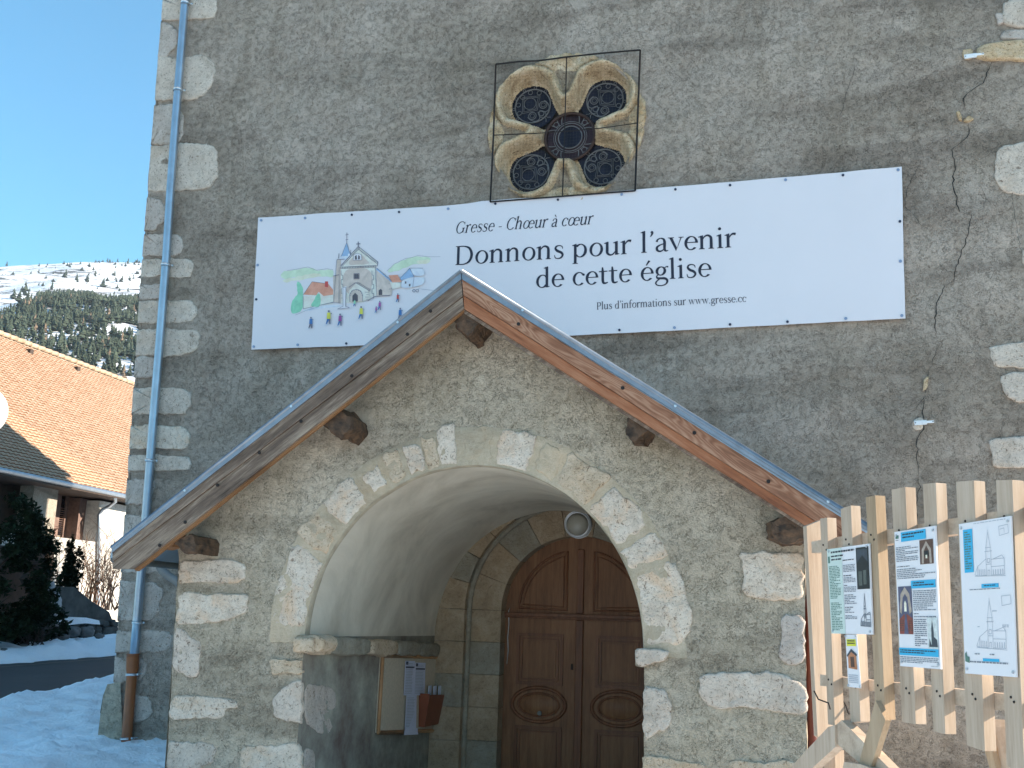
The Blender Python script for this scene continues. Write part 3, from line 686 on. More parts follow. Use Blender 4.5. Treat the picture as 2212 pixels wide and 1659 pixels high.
# quoins and jamb stones of the porch front
PQ = [([(389, 1210), (430, 1212), (500, 1207), (534, 1222), (530, 1258), (470, 1262), (410, 1256), (387, 1262)], 'stone_pink'),
      ([(385, 1276), (450, 1282), (500, 1286), (538, 1283), (536, 1320), (512, 1334), (470, 1346), (400, 1348), (381, 1350)], 'stone_pink'),
      ([(379, 1357), (400, 1358), (432, 1384), (437, 1400), (430, 1462), (405, 1467), (390, 1450), (374, 1448)], 'stone'),
      ([(372, 1503), (430, 1503), (490, 1508), (521, 1520), (516, 1530), (490, 1530), (488, 1554), (430, 1552), (366, 1556)], 'stone_pink'),
      ([(364, 1600), (400, 1604), (440, 1600), (470, 1612), (460, 1650), (400, 1668), (357, 1668)], 'stone'),
      ([(584, 1424), (620, 1423), (656, 1421), (656, 1458), (620, 1455), (588, 1458)], 'stone_warm'),
      ([(600, 1496), (630, 1476), (655, 1468), (654, 1566), (636, 1560), (592, 1548), (588, 1520)], 'stone'),
      ([(522, 1614), (560, 1610), (620, 1606), (650, 1602), (650, 1670), (518, 1670)], 'stone_pink'),
      ([(1597, 1196), (1630, 1190), (1690, 1190), (1736, 1192), (1737, 1296), (1690, 1298), (1640, 1292), (1602, 1278), (1610, 1240)], 'stone_pink'),
      ([(1686, 1334), (1700, 1324), (1738, 1330), (1740, 1430), (1700, 1434), (1682, 1422)], 'stone_grey'),
      ([(1509, 1458), (1560, 1452), (1640, 1450), (1690, 1456), (1741, 1476), (1742, 1546), (1690, 1542), (1640, 1534), (1610, 1530), (1530, 1530), (1508, 1500)], 'stone'),
      ([(1575, 1640), (1640, 1648), (1700, 1640), (1742, 1650), (1742, 1680), (1575, 1680)], 'stone_warm'),
      ([(1391, 1482), (1430, 1488), (1444, 1500), (1451, 1545), (1440, 1580), (1410, 1590), (1391, 1600)], 'stone'),
      ([(1391, 1630), (1450, 1640), (1520, 1650), (1521, 1680), (1391, 1680)], 'stone_warm')]
for i, (pts, mm) in enumerate(PQ):
    stone('quoin_stone' if pts[0][0] < 560 or pts[0][0] > 1500 else 'jamb_stone', pxpoly(pts, -P), FP, .018, MT[mm], porch, rnd=1, jit=.013, step=.035)
# the pale return of the jamb stones on the inner left wall, and scars in the vault edge
def FX(X, sg=1): return lambda a, b, h: Vector((X+h*sg, a, b))
for pts in ([(658, 1478), (700, 1480), (722, 1490), (728, 1530), (716, 1585), (690, 1584), (658, 1560)], [(658, 1615), (678, 1622), (680, 1670), (655, 1670)]):
    q = [SX(x, y, AC-ARX) for x, y in pts]
    stone('jamb_stone', [(p.y, p.z) for p in q], FX(AC-ARX), .010, MT['stone_grey'], porch, rnd=1, jit=.006)
# impost course on the left wall: round boulder then five blocks
zt, zl = 1.585, 1.42
ys = [(-P-.12, -3.30), (-3.28, -2.30), (-2.28, -1.50), (-1.48, -.75), (-.73, -.02)]
for i, (a, b) in enumerate(ys):
    d = -.02*i
    mb_pts = [(a, zl+d-.0), (b, zl+d-.012), (b, zt+d-.015), (a, zt+d)]
    o = stone('impost_stone', mb_pts, FX(AC-ARX-.02), .13 if i else .15, MT['stone_warm'] if i in (0, 2) else MT['dressed_grey'], porch, rnd=2 if i == 0 else 1, jit=.012, step=.035)
bl = pxpoly([(645, 1380), (655, 1373), (690, 1372), (704, 1380), (706, 1394), (700, 1406), (676, 1411), (654, 1410), (641, 1398)], -P)
stone('impost_stone', bl, FP, .06, MT['stone_warm'], porch, rnd=1, jit=.006, step=.03, sink=.25)
for i, (a, b) in enumerate([(-P-.02, -2.7), (-2.68, -1.5), (-1.48, -.02)]):
    stone('impost_stone', [(a, 1.42), (b, 1.42), (b, 1.57), (a, 1.57)], FX(AC+ARX+.02, -1), .11, MT['dressed_grey'], porch, rnd=1, jit=.01)
stone('impost_stone', pxpoly([(1372, 1401), (1392, 1400), (1420, 1402), (1449, 1406), (1440, 1428), (1420, 1432), (1400, 1438), (1385, 1442), (1373, 1430)], -P), FP, .05, MT['stone'], porch, rnd=1, jit=.006, step=.03, sink=.25)

# ---- roof of the porch
RY = -P-.45
def B(x, y, d=0): return S(x, y, RY-d)
lb = [(997, 603), (1003, 668), (292, 1229), (243, 1229), (243, 1192)]
mid = []
def seg(a, b, n): return [(a[0]+(b[0]-a[0])*i/n, a[1]+(b[1]-a[1])*i/n) for i in range(n+1)]
def plank(name, q, mat, d=0, th=.035, lab=None):
    mb = MB(); mb.prism([B(x, y, d) for x, y in q], (0, th, 0)); o = mb.build(name, mat, porch); bevel(o, .004)
    if lab: o['label'] = lab
    return o
plank('bargeboard', [(996, 603), (999, 639), (243, 1213), (243, 1192)], MT['barge_old'], .014, lab='weathered grey brown upper bargeboard, left slope')
plank('bargeboard', [(999, 642.5), (1002, 666), (288, 1229), (243, 1229), (243, 1215.5)], MT['barge_old'], 0, lab='weathered lower bargeboard, left slope')
plank('soffit_edge', [(1002, 667), (1003, 673), (296, 1234), (290, 1230)], MT['orange_strip'], -.03)
plank('bargeboard', [(998, 603), (1872, 1152), (1872, 1196), (1001, 637)], MT['barge_new'], .014, lab='reddish upper bargeboard with flaming grain, right slope')
plank('bargeboard', [(1001, 638.5), (1872, 1197.5), (1872, 1219), (1003, 667)], MT['barge_plain'], 0, lab='reddish lower bargeboard, right slope')
plank('soffit_edge', [(1003, 669), (1850, 1206), (1850, 1213), (1003, 677)], MT['barge_old'], -.03)
mb = MB()
for (x0, y0, x1, y1) in ((996.2, 584, 241, 1181), (998, 584, 1874, 1133)):
    a, b = B(x0, y0, .03), B(x1, y1, .03); c, d = B(x1, y1+13, .03), B(x0, y0+19, .03)
    mb.prism([a, b, c, d], (0, .02, 0))
    mb.tube([B(x0, y0+2, .02), B(x1, y1+2, .02)], .020, 8)
mb.build('zinc_flashing', MT['zinc_edge'], porch)
A0 = B(997, 586); L0 = B(241, 1183); R0_ = B(1874, 1135)
for e, nm in ((L0, 'roof_slope'), (R0_, 'roof_slope')):
    mb = MB(); dn = Vector((0, 0, -.10))
    mb.prism([A0, e, e+dn, A0+dn*1.1], (0, -RY+.0, 0)); mb.build(nm, MT['zinc'], porch)
mb = MB()
for e in (L0, R0_):
    for k in range(7):
        y = RY+.3+k*.6; mb.tube([(A0.x, y, A0.z+.02), (e.x, y, e.z+.02)], .015, 6)
mb.build('standing_seam', MT['zinc'], porch)
mb = MB()
for i in range(3):
    c = B(997+330*(i+.4), 584+330*(i+.4)*.6267+3, .035); mb.disc(c, .012, (0, -1, 0), .004, 8)
    c = B(997-230*(i+.6), 584+230*(i+.6)*.79+3, .035); mb.disc(c, .012, (0, -1, 0), .004, 8)
mb.build('flashing_screw', MT['clamp'], porch)
# bolts in the boards
mb = MB()
for x, y in ((760, 812), (650, 910), (560, 978), (470, 1048), (345, 1178), (1345, 838), (1500, 935), (1120, 700), (1660, 1040), (880, 722), (930, 672), (400, 1128)): mb.disc(B(x, y, .016), .016, (0, -1, 0), .004, 10)
mb.build('board_nail', MT['iron'], porch)
for pts, lab in (([(975, 672), (1003, 655), (1040, 680), (1040, 692), (1020, 722), (1008, 728), (986, 709)], 'ridge beam end'), ([(688, 908), (728, 877), (762, 903), (764, 922), (738, 946), (706, 930)], None),
            ([(1345, 927), (1362, 897), (1396, 914), (1402, 930), (1383, 953), (1353, 940)], None), ([(371, 1155), (420, 1155), (422, 1194), (396, 1193), (371, 1172)], None), ([(1657, 1124), (1690, 1115), (1741, 1135), (1738, 1166), (1690, 1173), (1660, 1158)], None)):
    q = [S(x, y, RY+.06) for x, y in pts]; mb = MB(); qq = [Vector(p) for p in resample([tuple(a) for a in q], .03)]
    cen = sum(qq, Vector())/len(qq); nq = len(qq); vs = []
    for yy, sc_ in ((RY+.06, .55), (RY+.06, .93), (RY+.09, 1), (RY+.2, 1.0), (RY+.34, 1.0), (-P+.02, 1.02), (-P+.3, 1.0)):
        for p in qq:
            v = cen+(p-cen)*sc_; v.y = yy; v += Vector((nz(v, 9, 1), nz(v, 9, 2)*.6, nz(v, 9, 3)))*.045+Vector((nz(v, 22, 1), 0, nz(v, 22, 3)))*.015; vs.append(v)
    cc = cen.copy(); cc.y = RY+.05; vs.append(cc)
    mb.add(vs, [(r*nq+i, r*nq+(i+1) % nq, (r+1)*nq+(i+1) % nq, (r+1)*nq+i) for r in range(6) for i in range(nq)]+[(i, len(vs)-1, (i+1) % nq) for i in range(nq)])
    mb.build('purlin', MT['purlin'], porch)
# little orange rafter tail by the left beam end
mb = MB(); mb.prism([B(x, y, -.1) for x, y in ((337, 1176), (362, 1158), (372, 1160), (366, 1180), (348, 1186))], (0, .2, 0)); mb.build('rafter_tail', MT['orange_strip'], porch)
# gutter along the left eave with its swan neck
mb = MB(); gp = L0+Vector((-.02, .1, -.08)); mb.tube([gp, gp+Vector((0, 3.9, 0))], .055, 12); mb.build('eave_gutter', MT['zinc_old'], porch)
swan = thing('swan_neck_pipe', 'short bent grey zinc pipe below the left eave of the porch', 'pipe', tuple(S(340, 1190, -2.3)))
mb = MB(); mb.tube([S(x, y, -2.3) for x, y in ((341, 1160), (341, 1195), (342, 1215), (350, 1232), (364, 1244), (385, 1258), (410, 1272))], .047, 12); mb.build('bent_pipe', MT['zinc_old'], swan)
mb = MB(); mb.tube([S(x, y, -2.3) for x, y in ((341, 1203), (341, 1209))], .053, 12); mb.build('pipe_joint', MT['zinc_old'], swan)

# ================================================================== DOWNPIPES
PY = -.10
dp = thing('downpipe', 'long zinc downpipe beside the left corner of the church', 'downpipe', tuple(S(289, 1413, PY)))
pp = [(402, -60), (400, 0), (384.5, 195), (369, 400), (359.5, 553), (345, 740), (330, 920), (316, 1106), (297, 1330), (289.5, 1418)]
mb = MB(); mb.tube([S(x, y, PY) for x, y in pp], .058, 20); mb.build('pipe', MT['zinc'], dp)
for x, y in ((400, 8), (384.5, 195), (358, 573), (324, 995), (296, 1345)):
    a, b = S(x+.4, y-3, PY), S(x-.4, y+3, PY); mb = MB(); mb.tube([a, b], .067, 20); mb.tube([S(x+12, y, PY-.01), S(x+16, y+1, PY+.0)], .016, 8); mb.box(S(x, y, .0), .012, .09, .012); mb.build('pipe_bracket', MT['clamp'], dp)
d2 = thing('terracotta_downpipe', 'orange brown plastic foot of the left downpipe standing in the snow', 'pipe', tuple(S(268, 1630, PY)))
mb = MB(); mb.tube([S(x, y, PY) for x, y in ((287.5, 1413), (286.8, 1422), (286, 1446), (285, 1456), (270, 1640))], [.080, .080, .078, .066, .066], 20); mb.build('pipe', MT['pvc'], d2)
mb = MB(); mb.tube([S(287.6, 1412, PY), S(287.4, 1415, PY)], .085, 20); mb.build('pipe_collar', MT['pvc'], d2)
for x, y in ((284.3, 1457), (272, 1595)):
    mb = MB(); mb.tube([S(x+.2, y-2.5, PY), S(x-.2, y+2.5, PY)], .075, 20); mb.tube([S(x+12, y, PY-.02), S(x+17, y, PY-.02)], .016, 8); mb.tube([S(x+8, y, PY), S(x+26, y-2, .02)], .008, 6); mb.build('pipe_bracket', MT['clamp'], d2)
d3 = thing('terracotta_downpipe', 'dark red downpipe showing between the porch and the fence posts', 'pipe', (.33, -2.2, 0))
mb = MB(); mb.tube([SY for SY in (S(1750, 1236, -2.2), S(1757, 1640, -2.2))], .055, 16); mb.build('pipe', plain('red_brown_pvc', (.13, .03, .018), .5, 0, .15, 5), d3)
mb = MB(); mb.tube([S(1750.8, 1286, -2.2), S(1751, 1293, -2.2)], .062, 16); mb.build('pipe_bracket', MT['iron'], d3)

# ================================================================== tell-tales over the crack
def telltale(pts, lab):
    q = [S(x, y, -.045) for x, y in pts]; t = thing('crack_gauge', lab, 'crack gauge', tuple(q[0]))
    ux = (q[1]-q[0]).normalized(); uz = Vector((0, -1, 0)).cross(ux)*-1; L = (q[1]-q[0]).length
    mb = MB(); mb.box(q[0]+ux*L*.32, L*.32, .012, .026, ux, Vector((0, 1, 0)), uz); bevel(mb.build('gauge_plate', MT['gauge'], t), .003)
    mb = MB(); mb.box(q[0]+ux*L*.72+Vector((0, -.014, 0)), L*.28, .006, .014, ux, Vector((0, 1, 0)), uz); bevel(mb.build('gauge_slide', MT['gauge'], t), .002)
    mb = MB()
    for f_ in (.06, .56, .95): mb.disc(q[0]+ux*L*f_+Vector((0, -.013 if f_ < .6 else -.021, 0)), .006, (0, -1, 0), .003, 8)
    mb.build('gauge_screw', MT['grommet'], t)
telltale([(2083, 123), (2125, 117)], 'white crack gauge on the ochre stone near the top right corner')
telltale([(1975, 914), (2017, 911)], 'white crack gauge over the lower part of the wall crack')
# ================================================================== BANNER
BY = -.055
def ripple(p):
    k = min(1, max(0, (p.x+4.9)/.8))+.0*p.z; k = max(k, min(1, max(0, (-6.75-p.x)/.2)))
    return k*(.010*noise.noise(Vector((p.x*1.5+p.z*.5, p.z*.55, 2)))+.004*noise.noise(Vector((p.x*4, p.z*1.2, 6))))
def bn(x, y, d=0): p = S(x, y, BY-d); p.y += ripple(p); return p
banner = thing('banner', 'long white fundraising banner with village drawing hung across the church front', 'banner', tuple(bn(1250, 720)))
top = [(558, 470), (660, 463.5), (760, 457), (870, 450), (958, 444.5), (1010, 440), (1040, 434.5), (1110, 429.5), (1205, 423), (1343, 412), (1480, 401), (1640, 387.5), (1800, 373.5), (1880, 366), (1948, 360)]
rgt = [(1950, 440), (1952, 560), (1956, 688)]
bot = [(1840, 693.5), (1700, 701), (1577, 707), (1457, 714), (1338, 719.5), (1230, 725), (900, 740), (760, 747), (650, 751), (543, 755)]
lft = [(548, 660), (553, 570)]
def scal(l):
    return [(x+0*i, y) for i, (x, y) in enumerate(l)]
ol = resample([(S(x, y, BY).x, S(x, y, BY).z) for x, y in top+rgt+bot+lft], .06)
ol = [(a+.004*noise.noise(Vector((a*3, b*3, 1))), b+.006*noise.noise(Vector((a*2.6, b*2.6, 4)))) for a, b in ol]
mb = relief_sheet(ol, [], .06, lambda a, b: Vector((a, BY+ripple(Vector((a, 0, b))), b)))
n_ = len(ol); edge = [Vector((a, BY+ripple(Vector((a, 0, b))), b)) for a, b in ol]
mb.add(edge+[p+Vector((0, .006, 0)) for p in edge], [(i, (i+1) % n_, (i+1) % n_+n_, i+n_) for i in range(n_)])
mb.build('banner_sheet', MT['banner'], banner)
gl = [(564, 476), (659, 471), (760, 464), (862, 458), (968, 451), (1070, 440), (1205, 431), (1343, 420), (1459, 409), (1577, 400), (1697, 389), (1821, 378), (1940, 367), (557, 573), (554, 647), (548, 749), (643, 745), (748, 742),
      (1338, 713), (1457, 708), (1577, 701), (1701, 695), (1827, 688), (1948, 682), (1944, 478), (1945, 564)]
first = {}
for i, (x, y) in enumerate(gl):
    k = 'grommet' if i % 3 != 1 and i not in (0, 12, 13, 15, 23) else 'washer'
    p = bn(x, y, .006)
    if k not in first:
        mb = MB(); mb.disc((0, 0, 0), .016 if k == 'grommet' else .018, (0, -1, 0), .006, 14); me_o = MB()
        o = mb.build('screw', MT[k], None, loc=(0, 0, 0)); o.parent = banner; first[k] = o
    else:
        o = first[k].copy(); col.objects.link(o)
    o.location = p-ORG[banner]
# --- lettering: serif letters drawn as outlines
SW, TH, SH_ = .090, .036, .050
def g_rect(x0, y0, x1, y1): return [[(x0, y0), (x1, y0), (x1, y1), (x0, y1)]]
def g_rib(pts, ws, n=5):
    P_ = [Vector(p) for p in pts]; out = []; W = []
    for i in range(len(P_)-1):
        p0 = P_[max(0, i-1)]; p1 = P_[i]; p2 = P_[i+1]; p3 = P_[min(len(P_)-1, i+2)]
        for k in range(n):
            t = k/n; out.append(.5*((2*p1)+(p2-p0)*t+(2*p0-5*p1+4*p2-p3)*t*t+(3*p1-p0-3*p2+p3)*t**3)); W.append(ws[i]+(ws[i+1]-ws[i])*t)
    out.append(P_[-1]); W.append(ws[-1]); L = []; R = []
    for i, p in enumerate(out):
        d = (out[min(i+1, len(out)-1)]-out[max(0, i-1)]).normalized(); nn = Vector((-d.y, d.x))*W[i]/2
        L.append(p+nn); R.append(p-nn)
    return [[tuple(R[i]), tuple(R[i+1]), tuple(L[i+1]), tuple(L[i])] for i in range(len(out)-1)]
def g_ring(cx, cy, rx, ry, a0=0, a1=360, s=SW, t=TH, tilt=-12):
    n = max(6, int((a1-a0)/12)); q = []; o = []; tl = radians(tilt)
    for i in range(n+1):
        a = radians(a0+(a1-a0)*i/n); o.append((cx+rx*cos(a), cy+ry*sin(a))); q.append((cx+(rx-s)*cos(a)+.012*sin(a-0)*0+.016*sin(a), cy+(ry-t)*sin(a)))
    return [[o[i], o[i+1], q[i+1], q[i]] for i in range(n)]
def stem(x, y0, y1, top='f', bot='b', w=SW):
    L = [g_rect(x, y0, x+w, y1)]
    if bot == 'b': L.append([[(x-SH_, y0-.001), (x+w+SH_, y0-.001), (x+w+SH_*.9, y0+.018), (x+w, y0+.035), (x, y0+.035), (x-SH_*.9, y0+.018)]])
    if top == 'f': L.append([[(x-SH_-.012, y1-.052), (x+.01, y1-.06), (x+w, y1+.012), (x+w-.02, y1+.014), (x-SH_-.012, y1-.035)]])
    if top == 'b': L.append([[(x-SH_, y1+.001), (x-SH_*.9, y1-.018), (x, y1-.035), (x+w, y1-.035), (x+w+SH_*.9, y1-.018), (x+w+SH_, y1+.001)]])
    return L
def dot(x, y, r=.05): return [[[(x+r*cos(2*pi*i/14), y+r*sin(2*pi*i/14)) for i in range(14)]]]
def glyph(c):
    if c == ' ': return [], .25
    if c == 'o': return [g_ring(.255, .225, .225, .238)], .51
    if c == 'n' or c == 'h': return stem(.06, 0, .45 if c == 'n' else .72)+[g_rib([(.13, .33), (.21, .425), (.30, .45), (.385, .39), (.40, .27), (.40, 0)], [.03, .045, .062, .08, SW, SW])]+[[[(.31, 0), (.49, 0), (.49, .018), (.44, .035), (.36, .035), (.31, .018)]]], .55
    if c == 'm': return stem(.06, 0, .45)+[g_rib([(.13, .33), (.20, .42), (.28, .45), (.36, .39), (.375, .27), (.375, 0)], [.03, .045, .06, .08, SW, SW]), g_rib([(.41, .33), (.48, .42), (.57, .45), (.65, .39), (.665, .27), (.665, 0)], [.03, .045, .06, .08, SW, SW])]+[[[(.29, 0), (.46, 0), (.46, .02), (.29, .02)]], [[(.58, 0), (.755, 0), (.755, .02), (.58, .02)]]], .81
    if c == 'r': return stem(.06, 0, .45)+[g_rib([(.13, .31), (.20, .41), (.27, .445), (.345, .43)], [.03, .045, .07, .085])], .38
    if c == 'i': return stem(.08, 0, .45)+dot(.12, .64), .27
    if c == 'l': return stem(.08, 0, .72), .27
    if c == 'p': return stem(.06, -.22, .45)+[g_ring(.275, .222, .215, .235, -142, 142)], .54
    if c == 'd': return [g_ring(.25, .222, .215, .235, 35, 325)]+stem(.36, 0, .72, bot=None)+[[[(.42, 0), (.50, .02), (.50, .04), (.42, .05)]]], .54
    if c == 'u': return stem(.06, .14, .45, bot=None)+[g_rib([(.10, .16), (.115, .07), (.19, .01), (.28, .02), (.37, .12)], [SW, .08, .06, .045, .03])]+stem(.36, 0, .45, bot=None)+[[[(.42, 0), (.50, .02), (.50, .04), (.42, .05)]]], .54
    if c == 's': return [g_rib([(.325, .33), (.30, .41), (.21, .445), (.115, .42), (.085, .345), (.15, .265), (.27, .205), (.325, .12), (.27, .03), (.17, .003), (.08, .035), (.055, .13)], [.02, .035, .035, .055, .07, .085, .085, .07, .055, .035, .035, .02])], .39
    if c in 'aà':
        L = [g_rib([(.075, .335), (.11, .41), (.20, .447), (.295, .41), (.325, .32), (.325, .20), (.325, .07), (.37, .015), (.44, .03)], [.075, .05, .036, .065, SW, SW, .08, .055, .02]),
             g_rib([(.32, .265), (.20, .23), (.09, .165), (.085, .07), (.155, .015), (.24, .03), (.32, .10)], [.03, .04, .07, .08, .055, .04, .03])]
        if c == 'à': L.append([[(.10, .66), (.17, .67), (.27, .53), (.24, .52)]])
        return L, .45
    if c == 'v': return [[[(.025, .44), (.125, .44), (.265, .10), (.235, -.012)]], [[(.235, -.012), (.275, .08), (.42, .44), (.385, .44)]], g_rect(-.02, .43, .175, .452), g_rect(.32, .43, .48, .452)], .47
    if c == 'w': return [[[(.025, .44), (.12, .44), (.24, .10), (.215, -.012)]], [[(.215, -.012), (.25, .08), (.37, .44), (.335, .44)]], [[(.30, .44), (.395, .44), (.51, .10), (.485, -.012)]], [[(.485, -.012), (.52, .08), (.65, .44), (.615, .44)]], g_rect(-.02, .43, .17, .452), g_rect(.27, .43, .43, .452), g_rect(.56, .43, .71, .452)], .70
    if c in 'eé':
        L = [g_ring(.245, .225, .215, .238, 0, 318), g_rect(.08, .232, .455, .262)]
        if c == 'é': L.append([[(.20, .52), (.23, .51), (.36, .66), (.29, .69)]])
        return L, .47
    if c == 'œ':
        return [g_ring(.25, .225, .225, .238), g_ring(.60, .225, .215, .238, 0, 318), g_rect(.44, .232, .81, .262)], .82
    if c == 'c': return [g_ring(.245, .225, .215, .238, 38, 318)]+dot(.40, .36, .042), .44
    if c == 't': return [g_rib([(.13, .57), (.14, .40), (.14, .12), (.165, .03), (.23, .01), (.31, .04)], [.04, SW, SW, .08, .055, .03]), g_rect(.01, .405, .30, .44)], .33
    if c == 'f': return stem(.08, 0, .5, top=None)+[g_rib([(.121, .48), (.13, .60), (.20, .70), (.29, .715), (.35, .66)], [SW, .08, .05, .04, .07]), g_rect(.0, .405, .29, .44)], .32
    if c == 'g': return [g_ring(.225, .295, .175, .158), g_rib([(.13, .17), (.085, .12), (.11, .06), (.22, .045), (.36, .03), (.43, -.05), (.38, -.16), (.24, -.205), (.10, -.18), (.05, -.11), (.10, -.03), (.19, .03)], [.03, .045, .065, .075, .08, .07, .045, .035, .04, .05, .045, .03]), g_rib([(.34, .38), (.40, .425), (.47, .42)], [.025, .035, .06])], .48
    if c == "'": return [g_rib([(.09, .70), (.125, .655), (.105, .58), (.055, .52)], [.07, .085, .05, .012])], .19
    if c == '.': return dot(.10, .045, .048), .21
    if c == '-': return [g_rect(.05, .19, .27, .225)], .32
    if c == 'D': return stem(.09, 0, .66, 'b', 'b', .09)+[g_rib([(.14, .643), (.34, .64), (.52, .56), (.60, .34), (.53, .12), (.36, .02), (.14, .017)], [.034, .036, .075, .098, .08, .038, .034])], .70
    if c == 'G': return [g_ring(.36, .33, .32, .345, 42, 322, .09), g_rib([(.60, .47), (.60, .62)], [.02, .03]), g_rect(.53, .04, .62, .29), g_rect(.47, .27, .68, .30)], .72
    if c == 'C': return [g_ring(.36, .33, .32, .345, 42, 318, .09), g_rib([(.59, .46), (.60, .63)], [.02, .03])], .64
    if c == 'P': return stem(.09, 0, .66, 'b', 'b', .09)+[g_rib([(.14, .643), (.30, .643), (.43, .60), (.465, .48), (.41, .355), (.28, .305), (.16, .31)], [.034, .036, .07, .09, .07, .035, .03])], .53
    return [], .3
def text(s, p0, p1, cap_px, italic=False, name='lettering', lab=None, bold=1.0):
    a = bn(*p0); b = bn(*p1); wd = (b-a).length; ux = (b-a).normalized()
    top_ = bn(p0[0], p0[1]-cap_px); ch = (top_-a).length; uz = Vector((0, 0, 1)); uz = (uz-ux*uz.dot(ux)).normalized()
    adv = 0; G_ = []
    for c in s: gl_, ad = glyph(c); G_.append((gl_, adv)); adv += ad
    adv -= .05; sy = ch/.66; sx = wd/adv; mb = MB(); lay = 0
    for gl_, off in G_:
        if name == 'letter': mb = MB()
        for q, part_ in enumerate(gl_):
            for poly in part_:
                vs = [a+ux*((x+off-.03)*sx+(.20*y*sy if italic else 0))+uz*(y*sy)+Vector((0, -.0045-.0006*q, 0)) for x, y in poly]
                for v_ in vs: v_.y = BY+ripple(v_)-.0035-.0006*q
                mb.poly(vs)
        if name == 'letter' and gl_: mb.build('letter', MT['ink'], banner)
    if name == 'letter': return
    o = mb.build(name, MT['ink'], banner)
    if lab: o['label'] = lab
    o['kind'] = 'stuff'; return o
text('Gresse - Chœur à cœur', (983, 505), (1279, 484), 25, True, 'letter')
text("Donnons pour l'avenir", (983, 573), (1591, 533.5), 40.5, False, 'letter')
text('de cette église', (1158, 622.5), (1537, 597), 40.5, False, 'letter')
text("Plus d'informations sur www.gresse.cc", (1289, 669), (1612, 652), 15.5, lab="small navy line reading Plus d'informations sur www.gresse.cc")
# --- the printed village drawing
def wm(name, c, var=.16, sc=7):
    m = M(name, .5, spec=.4); f = m.noise(sc, 5, .7, .6)
    lo_ = tuple(min(.78, v*1.25+.06) for v in c); return m.out(m.ramp(f, [(.32, c), (.68, lo_)]))
WC = dict(green=wm('wash_green', (.50, .60, .42)), green2=wm('wash_bright_green', (.22, .50, .33)), yel=wm('wash_ochre', (.66, .62, .45)), red=wm('wash_red', (.62, .25, .16)), cream=wm('wash_cream', (.66, .58, .50)),
          stone=wm('wash_stone', (.52, .42, .36)), grey=wm('wash_grey', (.55, .57, .66)), blue=wm('wash_blue', (.24, .36, .52)), paper=MT['banner'], pen=plain('pen_line', (.16, .15, .20), .5, 0, .3), dark=plain('dark_wash', (.10, .085, .10), .5, 0, .3),
          fy=plain('yellow_coat', (.65, .60, .08), .5), fp=plain('purple_coat', (.35, .08, .28), .5), fb=plain('blue_coat', (.05, .16, .38), .5), fr=plain('red_coat', (.55, .07, .06), .5))
keys = list(WC); dm = MB(); LAY = [0]
def w(zx, zy, l): return bn(553+zx/3.841, 324+zy/3.841, .0012+.00025*l)
def fill(c, pts, wob=0):
    LAY[0] += 1
    if wob:
        p = resample(chaikin(pts, 2), 22); pts = [(x+wob*noise.noise(Vector((x*.03, y*.03, LAY[0]))), y+wob*noise.noise(Vector((x*.03, y*.03, LAY[0]+9)))) for x, y in p]
    v = [w(x, y, LAY[0]) for x, y in pts]
    dm.add(v, [tuple(t) for t in tessellate_polygon([v])], keys.index(c))
def pen(pts, wd=3.2, c='pen'):
    LAY[0] += .3
    for i in range(len(pts)-1):
        a = Vector(pts[i]); b = Vector(pts[i+1]); d = (b-a); l = d.length or 1; nn = Vector((-d.y, d.x))/l*wd/2
        dm.poly([w(*(a+nn), LAY[0]), w(*(b+nn), LAY[0]), w(*(b-nn), LAY[0]), w(*(a-nn), LAY[0])], keys.index(c))
fill('grey', [(380, 1330), (520, 1285), (700, 1290), (860, 1270), (1000, 1225), (900, 1262), (700, 1300), (560, 1310), (420, 1340)], 6)
fill('green', [(205, 1020), (300, 995), (430, 975), (510, 1000), (600, 985), (645, 995), (650, 1060), (540, 1050), (420, 1045), (300, 1060), (215, 1070)], 14)
fill('yel', [(220, 1075), (330, 1050), (480, 1020), (560, 1035), (470, 1060), (330, 1085), (240, 1092)], 12)
fill('green', [(1085, 1010), (1140, 950), (1240, 905), (1340, 880), (1440, 890), (1450, 925), (1340, 945), (1230, 975), (1130, 1020)], 10)
fill('yel', [(1330, 915), (1440, 905), (1445, 935), (1340, 950)], 8)
pen([(260, 1000), (330, 990), (430, 970), (500, 998), (590, 985), (640, 993)], 2); pen([(1085, 1005), (1150, 945), (1240, 900), (1290, 893), (1345, 875), (1430, 885), (1530, 885)], 2)
fill('green2', [(290, 1350), (285, 1280), (320, 1230), (345, 1190), (335, 1120), (352, 1085), (385, 1130), (395, 1200), (392, 1290), (370, 1340), (310, 1362)], 10)
fill('cream', [(392, 1215), (530, 1190), (640, 1205), (640, 1275), (540, 1290), (392, 1320)]); pen([(392, 1215), (392, 1318), (540, 1285), (640, 1262)])
fill('red', [(392, 1200), (465, 1092), (600, 1110), (640, 1160), (640, 1200), (560, 1212), (520, 1175), (500, 1205)]); pen([(392, 1200), (465, 1092), (600, 1110)])
fill('fr', [(572, 1135), (572, 1090), (598, 1090), (598, 1140)])
fill('green2', [(455, 1290), (480, 1240), (515, 1180), (538, 1220), (530, 1300), (480, 1305)], 8)
